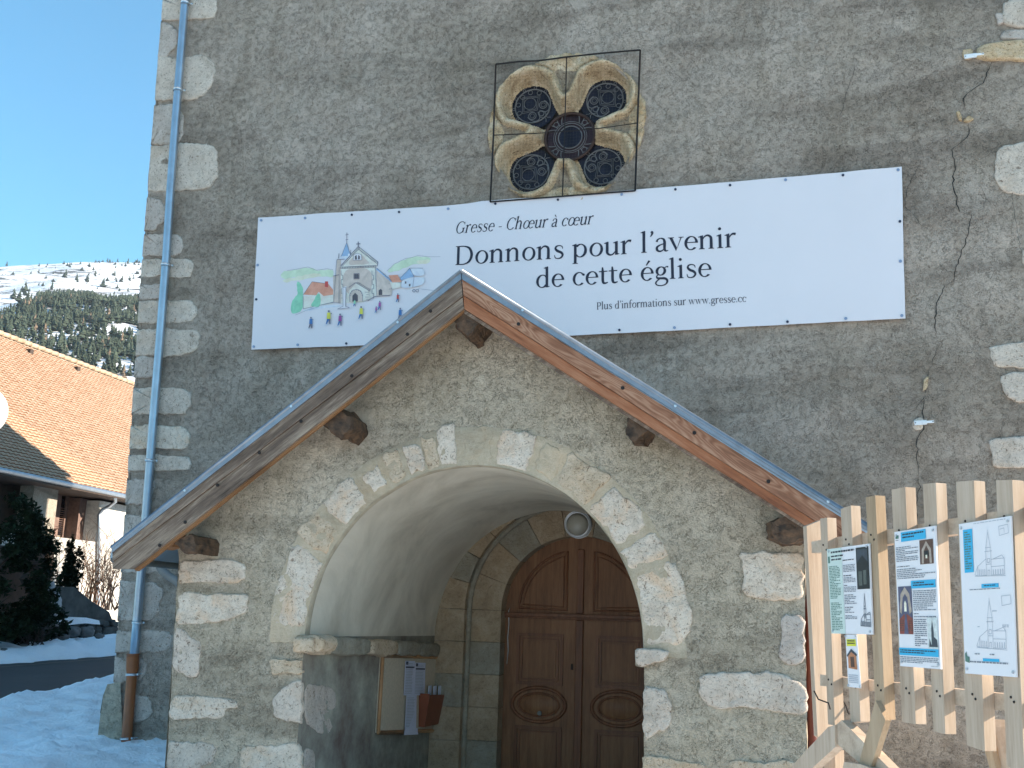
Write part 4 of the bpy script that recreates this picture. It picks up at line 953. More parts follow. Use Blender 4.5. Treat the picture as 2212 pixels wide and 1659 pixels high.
# church
fill('stone', [(640, 1045), (665, 1035), (672, 910), (705, 900), (710, 1270), (640, 1265)]); fill('cream', [(705, 965), (990, 955), (1000, 1210), (880, 1262), (705, 1270)]); fill('stone', [(720, 985), (960, 970), (968, 1190), (720, 1200)], 10)
fill('cream', [(700, 965), (850, 800), (1010, 930), (1000, 970)]); fill('stone', [(740, 955), (850, 850), (940, 925), (930, 950)], 8)
fill('blue', [(708, 885), (752, 768), (780, 870), (770, 890)]); fill('grey', [(690, 905), (705, 870), (775, 860), (790, 880), (740, 915)]); fill('blue', [(708, 880), (752, 768), (765, 880)])
pen([(752, 770), (754, 685)], 4); pen([(742, 705), (768, 700)], 4); pen([(744, 745), (764, 742)], 5); pen([(752, 768), (706, 885)]); pen([(752, 768), (784, 872)])
pen([(670, 910), (735, 905)], 5); pen([(685, 900), (688, 858)], 5); pen([(784, 870), (786, 830)], 4)
pen([(700, 965), (848, 800), (1012, 930), (1005, 962)], 5); pen([(715, 965), (850, 822), (995, 935)], 3); pen([(848, 800), (848, 760)], 7); pen([(832, 780), (866, 778)], 7)
for i in range(17): t = i/16; pen([(705+145*t, 955-145*t-4), (713+145*t, 965-145*t)], 4); pen([(850+155*t, 812+118*t), (844+155*t, 826+118*t)], 4)
pen([(695, 972), (1000, 958)], 4); pen([(698, 985), (1000, 970)], 2.5)
for i in range(22): pen([(705+13.5*i, 972-.6*i), (705+13.5*i, 984-.6*i)], 4)
fill('paper', [(806, 915), (812, 868), (840, 855), (875, 868), (878, 912)]); fill('dark', [(820, 910), (820, 880), (835, 872), (838, 908)]); fill('dark', [(846, 908), (848, 872), (862, 880), (862, 905)]); pen([(806, 915), (812, 868), (840, 855), (875, 868), (878, 912), (806, 915)], 3)
fill('dark', [(816, 1030), (850, 1028), (852, 1064), (816, 1066)]); pen([(812, 1026), (855, 1024), (856, 1068), (812, 1070), (812, 1026)], 4)
for i in range(6):
    y = 1000+i*38; s = 14 if i % 2 else 0
    pen([(962+s, y), (962+s, y+38), (962+14-s, y+38)], 3.2); pen([(706-s*0+s, y), (706+s, y+38), (720-s, y+38)], 3.2)
pen([(990, 970), (1000, 1208)], 3); pen([(668, 912), (645, 1262)], 3); pen([(690, 975), (688, 1270)], 3); pen([(640, 1045), (688, 1035)], 4)
fill('stone', [(1000, 985), (1125, 1100), (1125, 1205), (1000, 1212)]); fill('blue', [(1000, 978), (1130, 1090), (1130, 1102), (1000, 995)]); pen([(1000, 978), (1132, 1092)], 4); pen([(1100, 1105), (1128, 1103), (1126, 1150), (1102, 1155)], 3); fill('dark', [(1018, 1205), (1018, 1165), (1035, 1152), (1048, 1165), (1048, 1203)])
# porch in the drawing
fill('cream', [(775, 1165), (830, 1105), (930, 1160), (945, 1245), (770, 1262)]); pen([(770, 1140), (825, 1100), (948, 1172)], 4); pen([(832, 1104), (842, 1096), (952, 1162)], 3)
fill('stone', [(778, 1260), (778, 1195), (800, 1165), (835, 1155), (870, 1170), (885, 1205), (886, 1255)]); fill('dark', [(800, 1258), (800, 1210), (822, 1185), (845, 1205), (846, 1256)]); pen([(778, 1260), (778, 1195), (800, 1165), (835, 1155), (870, 1170), (885, 1205), (886, 1255)], 4)
for i in range(9): a = pi*i/8; pen([(832-44*cos(a), 1205-38*sin(a)), (832-58*cos(a), 1205-52*sin(a))], 3)
for i in range(4): pen([(905+(i % 2)*10, 1180+i*20), (935, 1180+i*20)], 3)
fill('paper', [(715, 1140), (750, 1130), (742, 1295), (775, 1305), (755, 1315), (675, 1320), (700, 1298), (720, 1296)]); pen([(722, 1140), (722, 1296), (675, 1320), (775, 1308), (742, 1296), (745, 1140), (722, 1140)], 3)
pen([(520, 1290), (640, 1265), (700, 1270)], 3); pen([(925, 1252), (985, 1215), (1110, 1205)], 5); pen([(325, 1370), (420, 1330), (520, 1300)], 2)
fill('cream', [(1110, 1095), (1200, 1100), (1200, 1140), (1130, 1155)]); fill('red', [(1100, 1040), (1175, 1035), (1208, 1095), (1130, 1100)]); fill('blue', [(1195, 1060), (1275, 980), (1310, 1050), (1205, 1080)]); fill('grey', [(1275, 982), (1385, 980), (1405, 1040), (1310, 1048)], 5); fill('grey', [(1205, 1082), (1310, 1050), (1400, 1060), (1390, 1115), (1300, 1140), (1205, 1145)], 4)
pen([(1200, 1062), (1275, 980), (1385, 980)], 3); pen([(1275, 980), (1312, 1050), (1300, 1140)], 3); fill('dark', [(1235, 1090), (1248, 1090), (1248, 1108), (1235, 1110)]); fill('dark', [(1268, 1112), (1282, 1110), (1282, 1130), (1268, 1132)])
for cx in (1310, 1338): pen([(cx+12*cos(a), 1167+12*sin(a)) for a in [i*.9 for i in range(8)]], 4)
pen([(1345, 1150), (1470, 1165)], 2)
for x, y, h, c in ((455, 1385, 95, 'fb'), (603, 1330, 115, 'fy'), (697, 1358, 100, 'fp'), (872, 1296, 105, 'fy'), (1026, 1252, 75, 'fp'), (997, 1296, 55, 'fp'), (1176, 1190, 72, 'fr'), (1196, 1310, 95, 'fb'), (818, 1240, 58, 'green2')):
    fill('pen', [(x-h*.06, y), (x+h*.07, y), (x+h*.07, y+h*.15), (x-h*.06, y+h*.15)]); fill(c, [(x-h*.11, y+h*.17), (x+h*.12, y+h*.16), (x+h*.14, y+h*.62), (x-h*.14, y+h*.62)])
    fill('fb' if c != 'fb' else 'pen', [(x-h*.12, y+h*.62), (x+h*.1, y+h*.62), (x+h*.02, y+h*.72), (x-h*.16, y+h), (x-h*.22, y+h)]); fill('pen', [(x, y+h*.62), (x+h*.12, y+h*.62), (x+h*.13, y+h), (x+h*.04, y+h)]); pen([(x+h*.12, y+h*.2), (x+h*.24, y+h*.25)], 4)
    fill('grey', [(x-h*.1, y+h), (x-h*.4, y+h*1.08), (x-h*.42, y+h*1.12), (x, y+h*1.04)])
d_ = dm.build('village_drawing', [WC[k] for k in keys], banner); tag(d_, 'watercolour sketch of the church, red roofed houses and small coloured figures', kind='stuff')
# ================================================================== POSTER FENCE
ang = radians(28); tv = Vector((sin(ang), -cos(ang), 0)); nv = Vector((-cos(ang), -sin(ang), 0))
dA = ray(1755, 1370); dA = Vector((dA.x, dA.y, 0)).normalized(); FA = CAM+dA*4.6; FA.z = 0
def f_(zx, zy, off=0): return SP(1674+zx*.398, 999+zy*.398, FA+nv*off, nv)
fence = thing('picket_stand', 'raw pine picket stand carrying information boards beside the porch', 'picket fence', tuple(FA))
pk = [[(245, 305), (283, 299), (325, 1428), (288, 1421)], [(357, 252), (412, 233), (465, 1407), (411, 1412)], [(493, 190), (545, 178), (600, 1397), (548, 1388)], [(633, 148), (708, 133), (765, 1421), (690, 1408)],
      [(803, 117), (873, 110), (925, 1475), (860, 1457)], [(983, 105), (1080, 98), (1140, 1568), (1042, 1535)], [(1200, 96), (1288, 95), (1355, 1700), (1258, 1645)], [(1420, 70), (1520, 66), (1600, 1760), (1500, 1720)]]
for i, q in enumerate(pk):
    mb = MB(); mb.prism([f_(*p) for p in q], -nv*.040); o = mb.build('picket', MT['knotted'] if i == 2 else MT['picket'], fence); bevel(o, .002)
    if i == 2: o['label'] = 'darker knotty picket between the first two boards'
def rail(pts, off, th, m_='lath', nm='rail'):
    mb = MB(); mb.prism([f_(x, y, off) for x, y in pts], -nv*th); return bevel(mb.build(nm, MT[m_], fence), .002)
rail([(197, 430), (300, 410), (640, 360), (920, 311), (1352, 242), (1560, 205), (1560, 300), (1352, 341), (915, 397), (585, 447), (300, 484), (200, 492)], -.041, .038)
rail([(245, 1150), (320, 1160), (700, 1200), (1245, 1256), (1560, 1300), (1560, 1400), (1240, 1347), (950, 1311), (620, 1252), (350, 1222), (245, 1212)], -.041, .038)
# return board at the far left end, face to the sun
FQ = FA-tv*.10
mb = MB(); q = [SP(1674+x*.398, 999+y*.398, FQ, tv) for x, y in ((172, 345), (252, 312), (322, 1500), (318, 1560), (232, 1485))]
mb.prism(q, -tv*.03); bevel(mb.build('return_board', MT['picket'], fence), .002)
for pts, off, m_, th in (([(288, 1436), (325, 1425), (327, 1545), (120, 1735), (10, 1735)], .04, 'picket', .04), ([(327, 1428), (362, 1398), (660, 1700), (600, 1735), (470, 1640), (328, 1520)], .03, 'lath', .04),
        ([(545, 1290), (600, 1398), (520, 1655), (455, 1635)], .045, 'knotted', .022), ([(375, 1625), (462, 1637), (530, 1662), (560, 1740), (350, 1740)], .06, 'lath', .03), ([(266, 1650), (325, 1560), (330, 1740), (262, 1740)], -.1, 'picket', .04),
        ([(1137, 1555), (1162, 1480), (1215, 1740), (1185, 1740)], -.10, 'knotted', .02), ([(1160, 1390), (1188, 1436), (1300, 1740), (1232, 1740), (1160, 1490)], -.12, 'picket', .045)):
    mb = MB(); mb.prism([f_(x, y, off) for x, y in pts], -nv*th+(tv*.03 if m_ == 'picket' and off < -.11 else Vector())); bevel(mb.build('brace', MT[m_], fence), .002)
mb = MB()
for i, q in enumerate(pk[:7]):
    for ry in ((455-i*25 if i else 460), (1190+i*16)):
        cxp = (q[0][0]+q[1][0])/2+(q[3][0]-q[0][0])*(ry-q[0][1])/(q[3][1]-q[0][1])
        for dx, dy in ((-8, -12), (9, 14)): mb.disc(f_(cxp+dx, ry+dy, .001), .004, nv, .0015, 7)
tag(mb.build('nail', MT['iron'], fence), kind='stuff')
mb = MB(); mb.tube([f_(x, y, -.05) for x, y in ((355, 1265), (385, 1320), (400, 1365))], .003, 5); mb.tube([f_(x, y, .045) for x, y in ((212, 1240), (235, 1285), (290, 1305), (300, 1340))], .003, 5); mb.build('string', MT['iron'], fence)
# ---- boards with print
def poster(lab, cs, items, cat='information board', name='information_board', th=.006):
    off = .009; q = [f_(x, y, off) for x, y in cs]; t = thing(name, lab, cat, tuple(q[3]))
    mb = MB(); mb.prism(q, -nv*th); mb.build('board_panel', MT['white'], t)
    def P_(u, v, l): a = q[0].lerp(q[1], u); b = q[3].lerp(q[2], u); return a.lerp(b, v)+nv*(.0012+.0003*l)
    out = {}
    def add(mt, poly, l): out.setdefault((mt), MB()).poly([P_(u, v, l) for u, v in poly])
    rr = random.Random(lab)
    for it in items:
        k = it[0]
        if k == 'r': _, mt, u0, v0, u1, v1, l = it; add(mt, [(u0, v0), (u1, v0), (u1, v1), (u0, v1)], l)
        elif k == 'p': add(it[1], it[2], it[3])
        elif k == 't':
            _, mt, u0, v0, u1, v1, n, l = it
            for i in range(n):
                v = v0+(v1-v0)*i/n; hh = (v1-v0)/n*.5; u = u0; ue = u1 if rr.random() < .75 else u0+(u1-u0)*rr.uniform(.4, .9)
                while u < ue-.01:
                    wd = min(rr.uniform(.02, .09), ue-u); add(mt, [(u, v), (u+wd, v), (u+wd, v+hh), (u, v+hh)], l); u += wd+.012
        elif k == 'l':
            _, mt, pts, wd, l = it
            asp = (q[3]-q[0]).length/(q[1]-q[0]).length
            for i in range(len(pts)-1):
                (a, b), (c, d) = pts[i], pts[i+1]; dx, dy = (c-a), (d-b)*asp; L = hypot(dx, dy) or 1; nx_, ny_ = -dy/L*wd/2, dx/L*wd/2/asp
                add(mt, [(a+nx_, b+ny_), (c+nx_, d+ny_), (c-nx_, d-ny_), (a-nx_, b-ny_)], l)
    for mt, m_ in out.items():
        if mt in ('blue', 'yellow') and len(m_.f) > 1:
            for f in m_.f:
                b1 = MB(); b1.poly([m_.v[i] for i in f]); b1.build('print_blue_box', MT[mt], t)
            continue
        o = m_.build('print_'+{'text': 'text', 'textd': 'heading', 'line': 'drawing', 'blue': 'blue_box', 'greenish': 'green_column', 'textg': 'green_text', 'yellow': 'yellow_box'}.get(mt, 'picture'), MT[mt], t)
        if len(m_.f) > 1: o['kind'] = 'stuff'
    mb = MB()
    for u, v in ((.05, .03), (.95, .03), (.95, .97), (.05, .97)): mb.disc(P_(u, v, 3), .0045, nv, .002, 10)
    mb.build('screw', MT['clamp'], t)
    return t
for k, c in dict(pic_dark=(.015, .018, .016), pic_mid=(.10, .11, .09), pic_brown=(.11, .055, .035), pic_red=(.24, .055, .035), pic_stone=(.42, .33, .26), pic_blue=(.10, .10, .155), pic_sky=(.62, .64, .60), pic_lamp=(.8, .72, .55), pic_slate=(.05, .06, .07), pic_orange=(.50, .20, .09)).items(): MT[k] = plain(k, c, .4, 0, .25, 60)
def church_lines(u, v, w_, h_, l=2, c='line', wd=.006):
    X = lambda a: u+w_*a; Y = lambda b: v+h_*b
    tw = [(.40, .45), (.40, 1), (.56, 1), (.56, .45)]; L = []
    for pts in ([(.40, .98), (.40, .44), (.56, .44), (.56, .98)], [(.36, .44), (.60, .44)], [(.39, .36), (.57, .36)], [(.41, .44), (.41, .34), (.48, .02), (.55, .34), (.55, .44)], [(.48, .02), (.48, -.03)], [(.56, .62), (.97, .62), (.97, .96), (.56, .96)], [(.56, .78), (.97, .78)], [(.62, .62), (.90, .55), (.97, .62)],
            [(.40, .96), (.12, .96), (.12, .75), (.40, .60)], [(.12, .75), (.02, .93), (.12, .96)], [(.02, .96), (1.0, .99)], [(.45, .98), (.45, .85), (.51, .85), (.51, .98)], [(.44, .60), (.52, .60), (.52, .68), (.44, .68), (.44, .60)], [(.40, .72), (.56, .72)]): L.append(('l', c, [(X(a), Y(b)) for a, b in pts], wd, l))
    for i in range(5): L.append(('l', c, [(X(.62+.075*i), Y(.95)), (X(.62+.075*i), Y(.84))], wd*1.6, l))
    for i in range(4): L.append(('l', c, [(X(.17+.06*i), Y(.95)), (X(.17+.06*i), Y(.82))], wd*1.3, l))
    return L
poster('smallest white board with green text column and dark photo, left end of the stand', [(283, 472), (511, 440), (531, 934), (308, 928)],
    [('r', 'greenish', .0, .0, .36, 1, 0), ('t', 'textd', .10, .035, .66, .075, 1, 2), ('t', 'textd', .10, .085, .40, .12, 1, 2), ('t', 'textd', .10, .125, .36, .16, 1, 2), ('r', 'textg', .02, .09, .065, .17, 2), ('t', 'textg', .03, .21, .30, .60, 21, 2), ('t', 'textg', .03, .64, .30, .97, 17, 2), ('t', 'textd', .38, .15, .66, .17, 1, 2),
     ('t', 'text', .38, .21, .66, .30, 5, 2), ('t', 'textd', .38, .33, .58, .35, 1, 2), ('t', 'text', .38, .355, .66, .42, 4, 2), ('t', 'textd', .38, .445, .52, .46, 1, 2), ('t', 'text', .38, .465, .67, .53, 4, 2), ('t', 'textd', .38, .555, .6, .57, 1, 2), ('t', 'text', .38, .575, .66, .67, 5, 2), ('t', 'textd', .38, .695, .58, .71, 1, 2), ('t', 'text', .38, .715, .6, .77, 3, 2), ('t', 'textd', .38, .79, .54, .80, 1, 2), ('t', 'text', .38, .805, .66, .84, 2, 2),
     ('r', 'pic_dark', .70, .03, .985, .50, 2), ('r', 'pic_mid', .74, .30, .82, .46, 3), ('r', 'pic_mid', .85, .29, .92, .45, 3), ('p', 'pic_slate', [(.72, .05), (.96, .05), (.96, .20), (.84, .12), (.72, .2)], 3)]+church_lines(.73, .56, .25, .36, c='text', wd=.010))
poster('tall white board with three blue headings and church interior photos', [(648, 378), (870, 343), (901, 1123), (680, 1105)],
    [('r', 'blue', .17, .012, .78, .083, 1), ('t', 'textd', .21, .025, .73, .068, 2, 3), ('r', 'textg', .03, .03, .11, .055, 1), ('t', 'text', .03, .065, .12, .075, 1, 1), ('t', 'text', .03, .12, .58, .235, 9, 1), ('t', 'textd', .03, .265, .40, .275, 1, 1), ('t', 'text', .03, .285, .96, .365, 6, 1), ('r', 'blue', .37, .378, .96, .435, 1), ('t', 'textd', .42, .39, .92, .425, 2, 3),
     ('r', 'pic_brown', .62, .09, .94, .265, 1), ('p', 'pic_stone', [(.66, .26), (.67, .16), (.78, .10), (.89, .16), (.90, .26), (.85, .26), (.84, .17), (.78, .13), (.72, .17), (.71, .26)], 2), ('r', 'pic_dark', .73, .17, .83, .21, 3), ('r', 'pic_lamp', .76, .20, .80, .225, 4),
     ('r', 'pic_blue', .04, .415, .38, .765, 1), ('p', 'pic_stone', [(.06, .60), (.10, .47), (.21, .42), (.32, .47), (.37, .6), (.31, .62), (.27, .50), (.21, .47), (.15, .50), (.11, .62)], 2), ('p', 'pic_lamp', [(.18, .60), (.18, .54), (.21, .52), (.24, .54), (.24, .60)], 3), ('p', 'pic_red', [(.04, .765), (.04, .66), (.17, .62), (.25, .62), (.38, .65), (.38, .765)], 2), ('p', 'pic_blue', [(.16, .765), (.19, .62), (.23, .62), (.27, .765)], 3),
     ('t', 'pic_brown', .05, .665, .16, .75, 5, 3), ('t', 'pic_brown', .28, .665, .375, .75, 5, 3),
     ('t', 'text', .41, .45, .96, .60, 11, 1), ('t', 'textd', .41, .615, .6, .625, 1, 1), ('t', 'text', .41, .635, .96, .65, 1, 1), ('t', 'text', .41, .655, .71, .855, 14, 1), ('r', 'pic_sky', .73, .645, .97, .86, 1), ('p', 'pic_slate', [(.82, .84), (.82, .72), (.845, .66), (.87, .72), (.88, .78), (.95, .80), (.96, .85), (.76, .85), (.77, .79)], 2),
     ('r', 'blue', .0, .865, .97, .918, 1), ('t', 'textd', .03, .877, .9, .908, 2, 3), ('t', 'text', .02, .928, .96, .975, 4, 1), ('t', 'text', .78, .982, .95, .988, 1, 1)])
poster('wide white board with two line drawings of the church and a blue side label', [(998, 335), (1279, 290), (1310, 1166), (1033, 1145)],
    [('t', 'line', .3, .012, .92, .02, 1, 1), ('r', 'blue', .085, .045, .27, .335, 1), ('t', 'textg', .11, .06, .24, .32, 16, 3), ('r', 'blue', .41, .417, .74, .443, 1), ('t', 'textd', .46, .425, .69, .436, 1, 3), ('t', 'text', .17, .447, .86, .458, 1, 1), ('r', 'blue', .38, .895, .70, .913, 1), ('t', 'text', .12, .915, .86, .935, 1, 1), ('t', 'text', .22, .865, .32, .878, 1, 1), ('t', 'text', .52, .865, .62, .88, 1, 1),
     ('p', 'textg', [(.02, .92), (.02, .87), (.05, .855), (.06, .885), (.11, .89), (.11, .93)], 1), ('l', 'line', [(.78, .055), (.95, .05), (.96, .105), (.79, .115), (.78, .055)], .006, 1), ('l', 'line', [(.80, .075), (.88, .07), (.88, .10)], .006, 1), ('l', 'line', [(.78, .50), (.95, .495), (.96, .55), (.79, .56), (.78, .50)], .006, 1), ('t', 'line', .6, .59, .7, .6, 1, 1), ('t', 'line', .78, .68, .9, .70, 2, 1), ('t', 'line', .3, .69, .35, .70, 1, 1)]
    +church_lines(.28, .075, .6, .30)+church_lines(.26, .52, .6, .32))
poster('narrow paper leaflet with yellow heading hanging under the smallest board', [(382, 934), (444, 934), (468, 1226), (398, 1218)],
    [('r', 'yellow', .10, .09, .88, .22, 1), ('t', 'textd', .18, .11, .8, .20, 2, 3), ('p', 'pic_orange', [(.14, .64), (.16, .36), (.45, .30), (.82, .38), (.84, .66)], 1), ('p', 'pic_slate', [(.05, .40), (.45, .27), (.92, .38), (.86, .41), (.45, .33), (.12, .43)], 2), ('r', 'pic_brown', .35, .42, .65, .62, 2), ('t', 'line', .1, .76, .85, .93, 5, 1)], 'leaflet', 'leaflet', .0015)
# ================================================================== NOTICE BOARD in the porch
NX = AC-ARX+.05
def nb(x, y, d=0): p = SX(x, y, NX); return p+Vector((d, 0, 0))
nbd = thing('notice_board', 'wood framed cork notice board under the stone ledge in the porch', 'notice board', tuple(nb(816, 1582)))
cs = [nb(826, 1416), nb(948, 1420), nb(941, 1578), nb(816, 1583)]
MT['cork'] = plain('linen_cork', (.58, .48, .36), .9, 0, .12, 30); MT['frame_pine'] = plain('board_frame', (.42, .22, .10), .5, 0, .2, 12); MT['box'] = plain('red_brown_box', (.23, .060, .025), .45, 0, .15, 8); MT['paper'] = plain('notice_paper', (.68, .70, .84), .7, 0, .03)
mb = MB(); mb.prism(cs, (-.03, 0, 0)); mb.build('board_panel', MT['cork'], nbd)
for i in range(4):
    a, b = cs[i], cs[(i+1) % 4]; mb = MB(); mb.tube([a+Vector((.004, 0, 0)), b+Vector((.004, 0, 0))], .022, 4); mb.build('frame_strip', MT['frame_pine'], nbd)
def uv(u, v, d): return cs[0].lerp(cs[1], u).lerp(cs[3].lerp(cs[2], u), v)+Vector((d, 0, 0))
for i, (u0, v0, u1, v1) in enumerate(((.36, .06, .53, .52), (.53, .08, .72, .52), (.40, .52, .58, .96), (.40, .955, .62, 1.04))):
    t = thing('notice_sheet', ['long pale notice sheet, upper left of the four on the cork board', 'pale notice sheet with blue heading, upper right of the four on the cork board', 'long lower notice sheet hanging on the cork board', 'loose curled bottom slip below the cork board frame'][i], 'paper', tuple(uv(u0, v1, .01)))
    mb = MB(); d = .012+.003*i; vs = [uv(u0, v0, d), uv(u1, v0, d), uv(u1+.01, v1, d+.006*(i > 1)), uv(u0-.01*(i == 3)*4, v1, d+.02*(i == 3))]; mb.prism(vs, (-.001, 0, 0)); mb.build('sheet', MT['paper'], t)
    if i < 3:
        mb = MB(); rr = random.Random(i)
        for k in range(20):
            v = v0+(v1-v0)*(k+1.5)/22; mb.poly([uv(u0+.015, v, d+.002), uv(u1-.02-rr.random()*.03, v, d+.002), uv(u1-.02-rr.random()*.03, v+.006, d+.002), uv(u0+.015, v+.006, d+.002)])
        tag(mb.build('print_text', MT['line'], t), kind='stuff')
        if i < 2:
            mb = MB(); mb.poly([uv(u0+.01, v0+.01, d+.002), uv(u0+.05, v0+.01, d+.002), uv(u0+.05, v0+.05, d+.002), uv(u0+.01, v0+.05, d+.002)]); mb.poly([uv(u0+.01, v0+.075, d+.0025), uv(u1-.01, v0+.075, d+.0025), uv(u1-.01, v0+.095, d+.0025), uv(u0+.01, v0+.095, d+.0025)]); mb.build('print_heading', plain('navy_print', (.03, .04, .10), .5), t)['kind'] = 'stuff'
bx = thing('leaflet_box', 'red brown leaflet box screwed to the right of the notice board', 'box', tuple(nb(905, 1570)))
q = [nb(905, 1498), nb(957, 1497), nb(948, 1560), nb(904, 1570)]
mb = MB(); a, b, c, d = q; o_ = Vector((.13, 0, 0)); mb.prism([a+o_+Vector((0, 0, -.01)), b+o_+Vector((0, 0, -.01)), c+o_*.55, d+o_*.55], (-.012, 0, 0)); mb.prism([a, a+o_, d+o_*.5, d], (b-a).normalized()*.012); mb.prism([b, b+o_, c+o_*.5, c], (a-b).normalized()*.012); mb.prism([d, c, c+o_*.5, d+o_*.5], (0, 0, .01)); mb.build('box_body', MT['box'], bx)
mb = MB()
for k in range(3): mb.box(a.lerp(b, .3+.14*k)+Vector((.04+.02*k, 0, .02)), .004, .05, .07)
tag(mb.build('leaflet_stack', MT['paper'], None, loc=tuple(a)), 'small bundle of white leaflets standing in the red brown box', 'leaflets')
# ================================================================== GROUND, ROAD, SNOW
def proj(p):
    v = Vector(p)-CAM; z_ = v.dot(Fv); return (1106+FPX*v.dot(Rv)/z_, 829.5-FPX*v.dot(Uv)/z_) if z_ > .1 else (-9e9, -9e9)
def bear_list(lo, hi, st, coarse):
    a = []; b = -180.0
    while b < 180: a.append(b); b += st if lo <= b < hi else coarse
    return a
def polar(rads, bl, hf):
    mb = MB(); n = len(bl); vs = []
    for r in rads:
        for b in bl: x = CAM.x+r*sin(radians(b)); y = CAM.y+r*cos(radians(b)); vs.append((x, y, hf(x, y, r, b)))
    mb.add(vs, [(i*n+j, i*n+(j+1) % n, (i+1)*n+(j+1) % n, (i+1)*n+j) for i in range(len(rads)-1) for j in range(n)], 0, True); return mb
def gh(x, y, r=0, b=0): return min(rise(x, y), 14)-.06
mb = polar([.05]+[1.6*1.16**i for i in range(36)], bear_list(-60, 40, 2, 6), gh)
tag(mb.build('ground', MT['ground']), kind='structure')
RMAX = 1.6*1.16**35
# mountain
def hill(x, y, r, b):
    base = 12.0; f = 1 if b > 180 else 0
    prof_ = min(1, max(0, (r-260)/1950))
    side = .35+.65*max(0, cos(radians(max(0, abs(b+36)-14)*.9)))**2
    tR = .2985+.0036*(max(-52, min(-20, b))+38)-.00025*(max(-52, min(-20, b))+38)**2; rid = (max(.2, tR)*2210-12)/1950
    z_ = base+(r-260)*rid*side*(1 if r < 2210 else 1) if r > 260 else base*r/260
    if r > 2210: z_ = base+1950*rid*side-(r-2210)*.25
    nn = 26*noise.noise(Vector((x*.0032, y*.0032, 1)))+9*noise.noise(Vector((x*.011, y*.011, 4)))+3*noise.noise(Vector((x*.04, y*.04, 7)))
    k = min(1, max(0, (r-300)/500))*(1-.75*min(1, max(0, (r-1700)/500)))
    return z_+nn*k
m = M('mountain_snow', .85, spec=.1); g1 = m.noise(.012, 8, .7, .6); g2 = m.noise(.035, 8, .8, .5, m.map((1, 1, 6)))
f = m.math('ADD', m.math('MULTIPLY', g1, .45), m.math('MULTIPLY', g2, .55))
gm_ = m.ramp(f, [(.425, (.07, .07, .07)), (.455, (.20, .20, .20)), (.48, (.82, .82, .84))]); MT['mount'] = m.out(gm_, g2, .4, 4)
mb = polar([240+i*32 for i in range(64)]+[2300, 2500, 3000], bear_list(-52, -20, .3, 3), hill)
mount = tag(mb.build('mountain', MT['mount']), kind='structure')
# road and snow
def far_x(y): yy = max(-6, min(22, y)); return -17.0+.16*(yy-8.4)
def near_x(y): yy = max(-4, min(16, y)); return -12.75-.13*(yy-3.1)
mb = MB(); vs = []; ys_ = [-30+i*1.0 for i in range(90)]
for y in ys_:
    for k in range(9):
        x = far_x(y)-.6+(near_x(y)-far_x(y)+1.2)*k/8; vs.append((x, y, rise(x, y)+.0))
mb.add(vs, [(i*9+k, i*9+k+1, (i+1)*9+k+1, (i+1)*9+k) for i in range(len(ys_)-1) for k in range(8)], 0, True)
tag(mb.build('road', MT['asphalt']), kind='structure')
mb = MB()
for i in range(60):
    y = -2+i*.5
    if i % 1 == 0: x = far_x(y)+.45; mb.poly([(x, y, rise(x, y)+.006), (x+.07, y, rise(x, y)+.006), (far_x(y+.5)+.52, y+.5, rise(x, y+.5)+.006), (far_x(y+.5)+.45, y+.5, rise(x, y+.5)+.006)])
tag(mb.build('road_edge_line', plain('worn_yellow_line', (.16, .13, .08), .8, 0, .4, 9)), kind='structure')
def snow_h(x, y):
    h = .07+.09*noise.noise(Vector((x*.9, y*.9, 3)))+.075*noise.noise(Vector((x*2.6, y*2.6, 1)))+.05*abs(noise.noise(Vector((x*6, y*6, 2))))*2
    e = .25*noise.noise(Vector((x*.9, y*.9, 8)))+.12*noise.noise(Vector((x*3, y*3, 8)))
    dn = x-near_x(y)+e; df = far_x(y)-x+e
    if dn < 0 and df < 0: return -.12
    d = max(dn, df); k = min(1, d/.35); h = h*k+.05*k
    if df > 0: h += .16*math.exp(-((df-1.0)/.8)**2)+.10*noise.noise(Vector((x*1.7, y*1.7, 5)))*min(1, df)
    return -.02+h
def snow_sheet(x0, x1, y0, y1, st):
    nx_, ny_ = int((x1-x0)/st), int((y1-y0)/st); mb = MB(); vs = []
    for j in range(ny_+1):
        for i in range(nx_+1):
            x = x0+st*i; y = y0+st*j; vs.append((x, y, rise(x, y)+snow_h(x, y)))
    mb.add(vs, [(j*(nx_+1)+i, j*(nx_+1)+i+1, (j+1)*(nx_+1)+i+1, (j+1)*(nx_+1)+i) for j in range(ny_) for i in range(nx_)], 0, True); return mb
tag(snow_sheet(-26, -5.7, -3.6, 22, .10).build('snow', MT['snow']), kind='structure')
# snow crumbs heaped at the wall foot
mb = MB(); rr = random.Random(5)
for i in range(42):
    x = rr.uniform(-8.9, -5.7); y = rr.uniform(-.5, -.12); s = rr.uniform(.03, .10); n = 7; c = Vector((x, y, .05))
    vs = [c+Vector((s*cos(2*pi*k/n)*rr.uniform(.7, 1.2), s*sin(2*pi*k/n)*rr.uniform(.7, 1.2), -.03)) for k in range(n)]+[c+Vector((.6*s*cos(2*pi*k/n), .6*s*sin(2*pi*k/n), s*.5)) for k in range(n)]+[c+Vector((0, 0, s*.7))]
    mb.add(vs, [(k, (k+1) % n, (k+1) % n+n, k+n) for k in range(n)]+[(n+k, n+(k+1) % n, 2*n) for k in range(n)], 0, True)
tag(mb.build('snow_crumbs', MT['snow']), 'loose lumps of snow at the foot of the church wall', 'snow', kind='stuff')
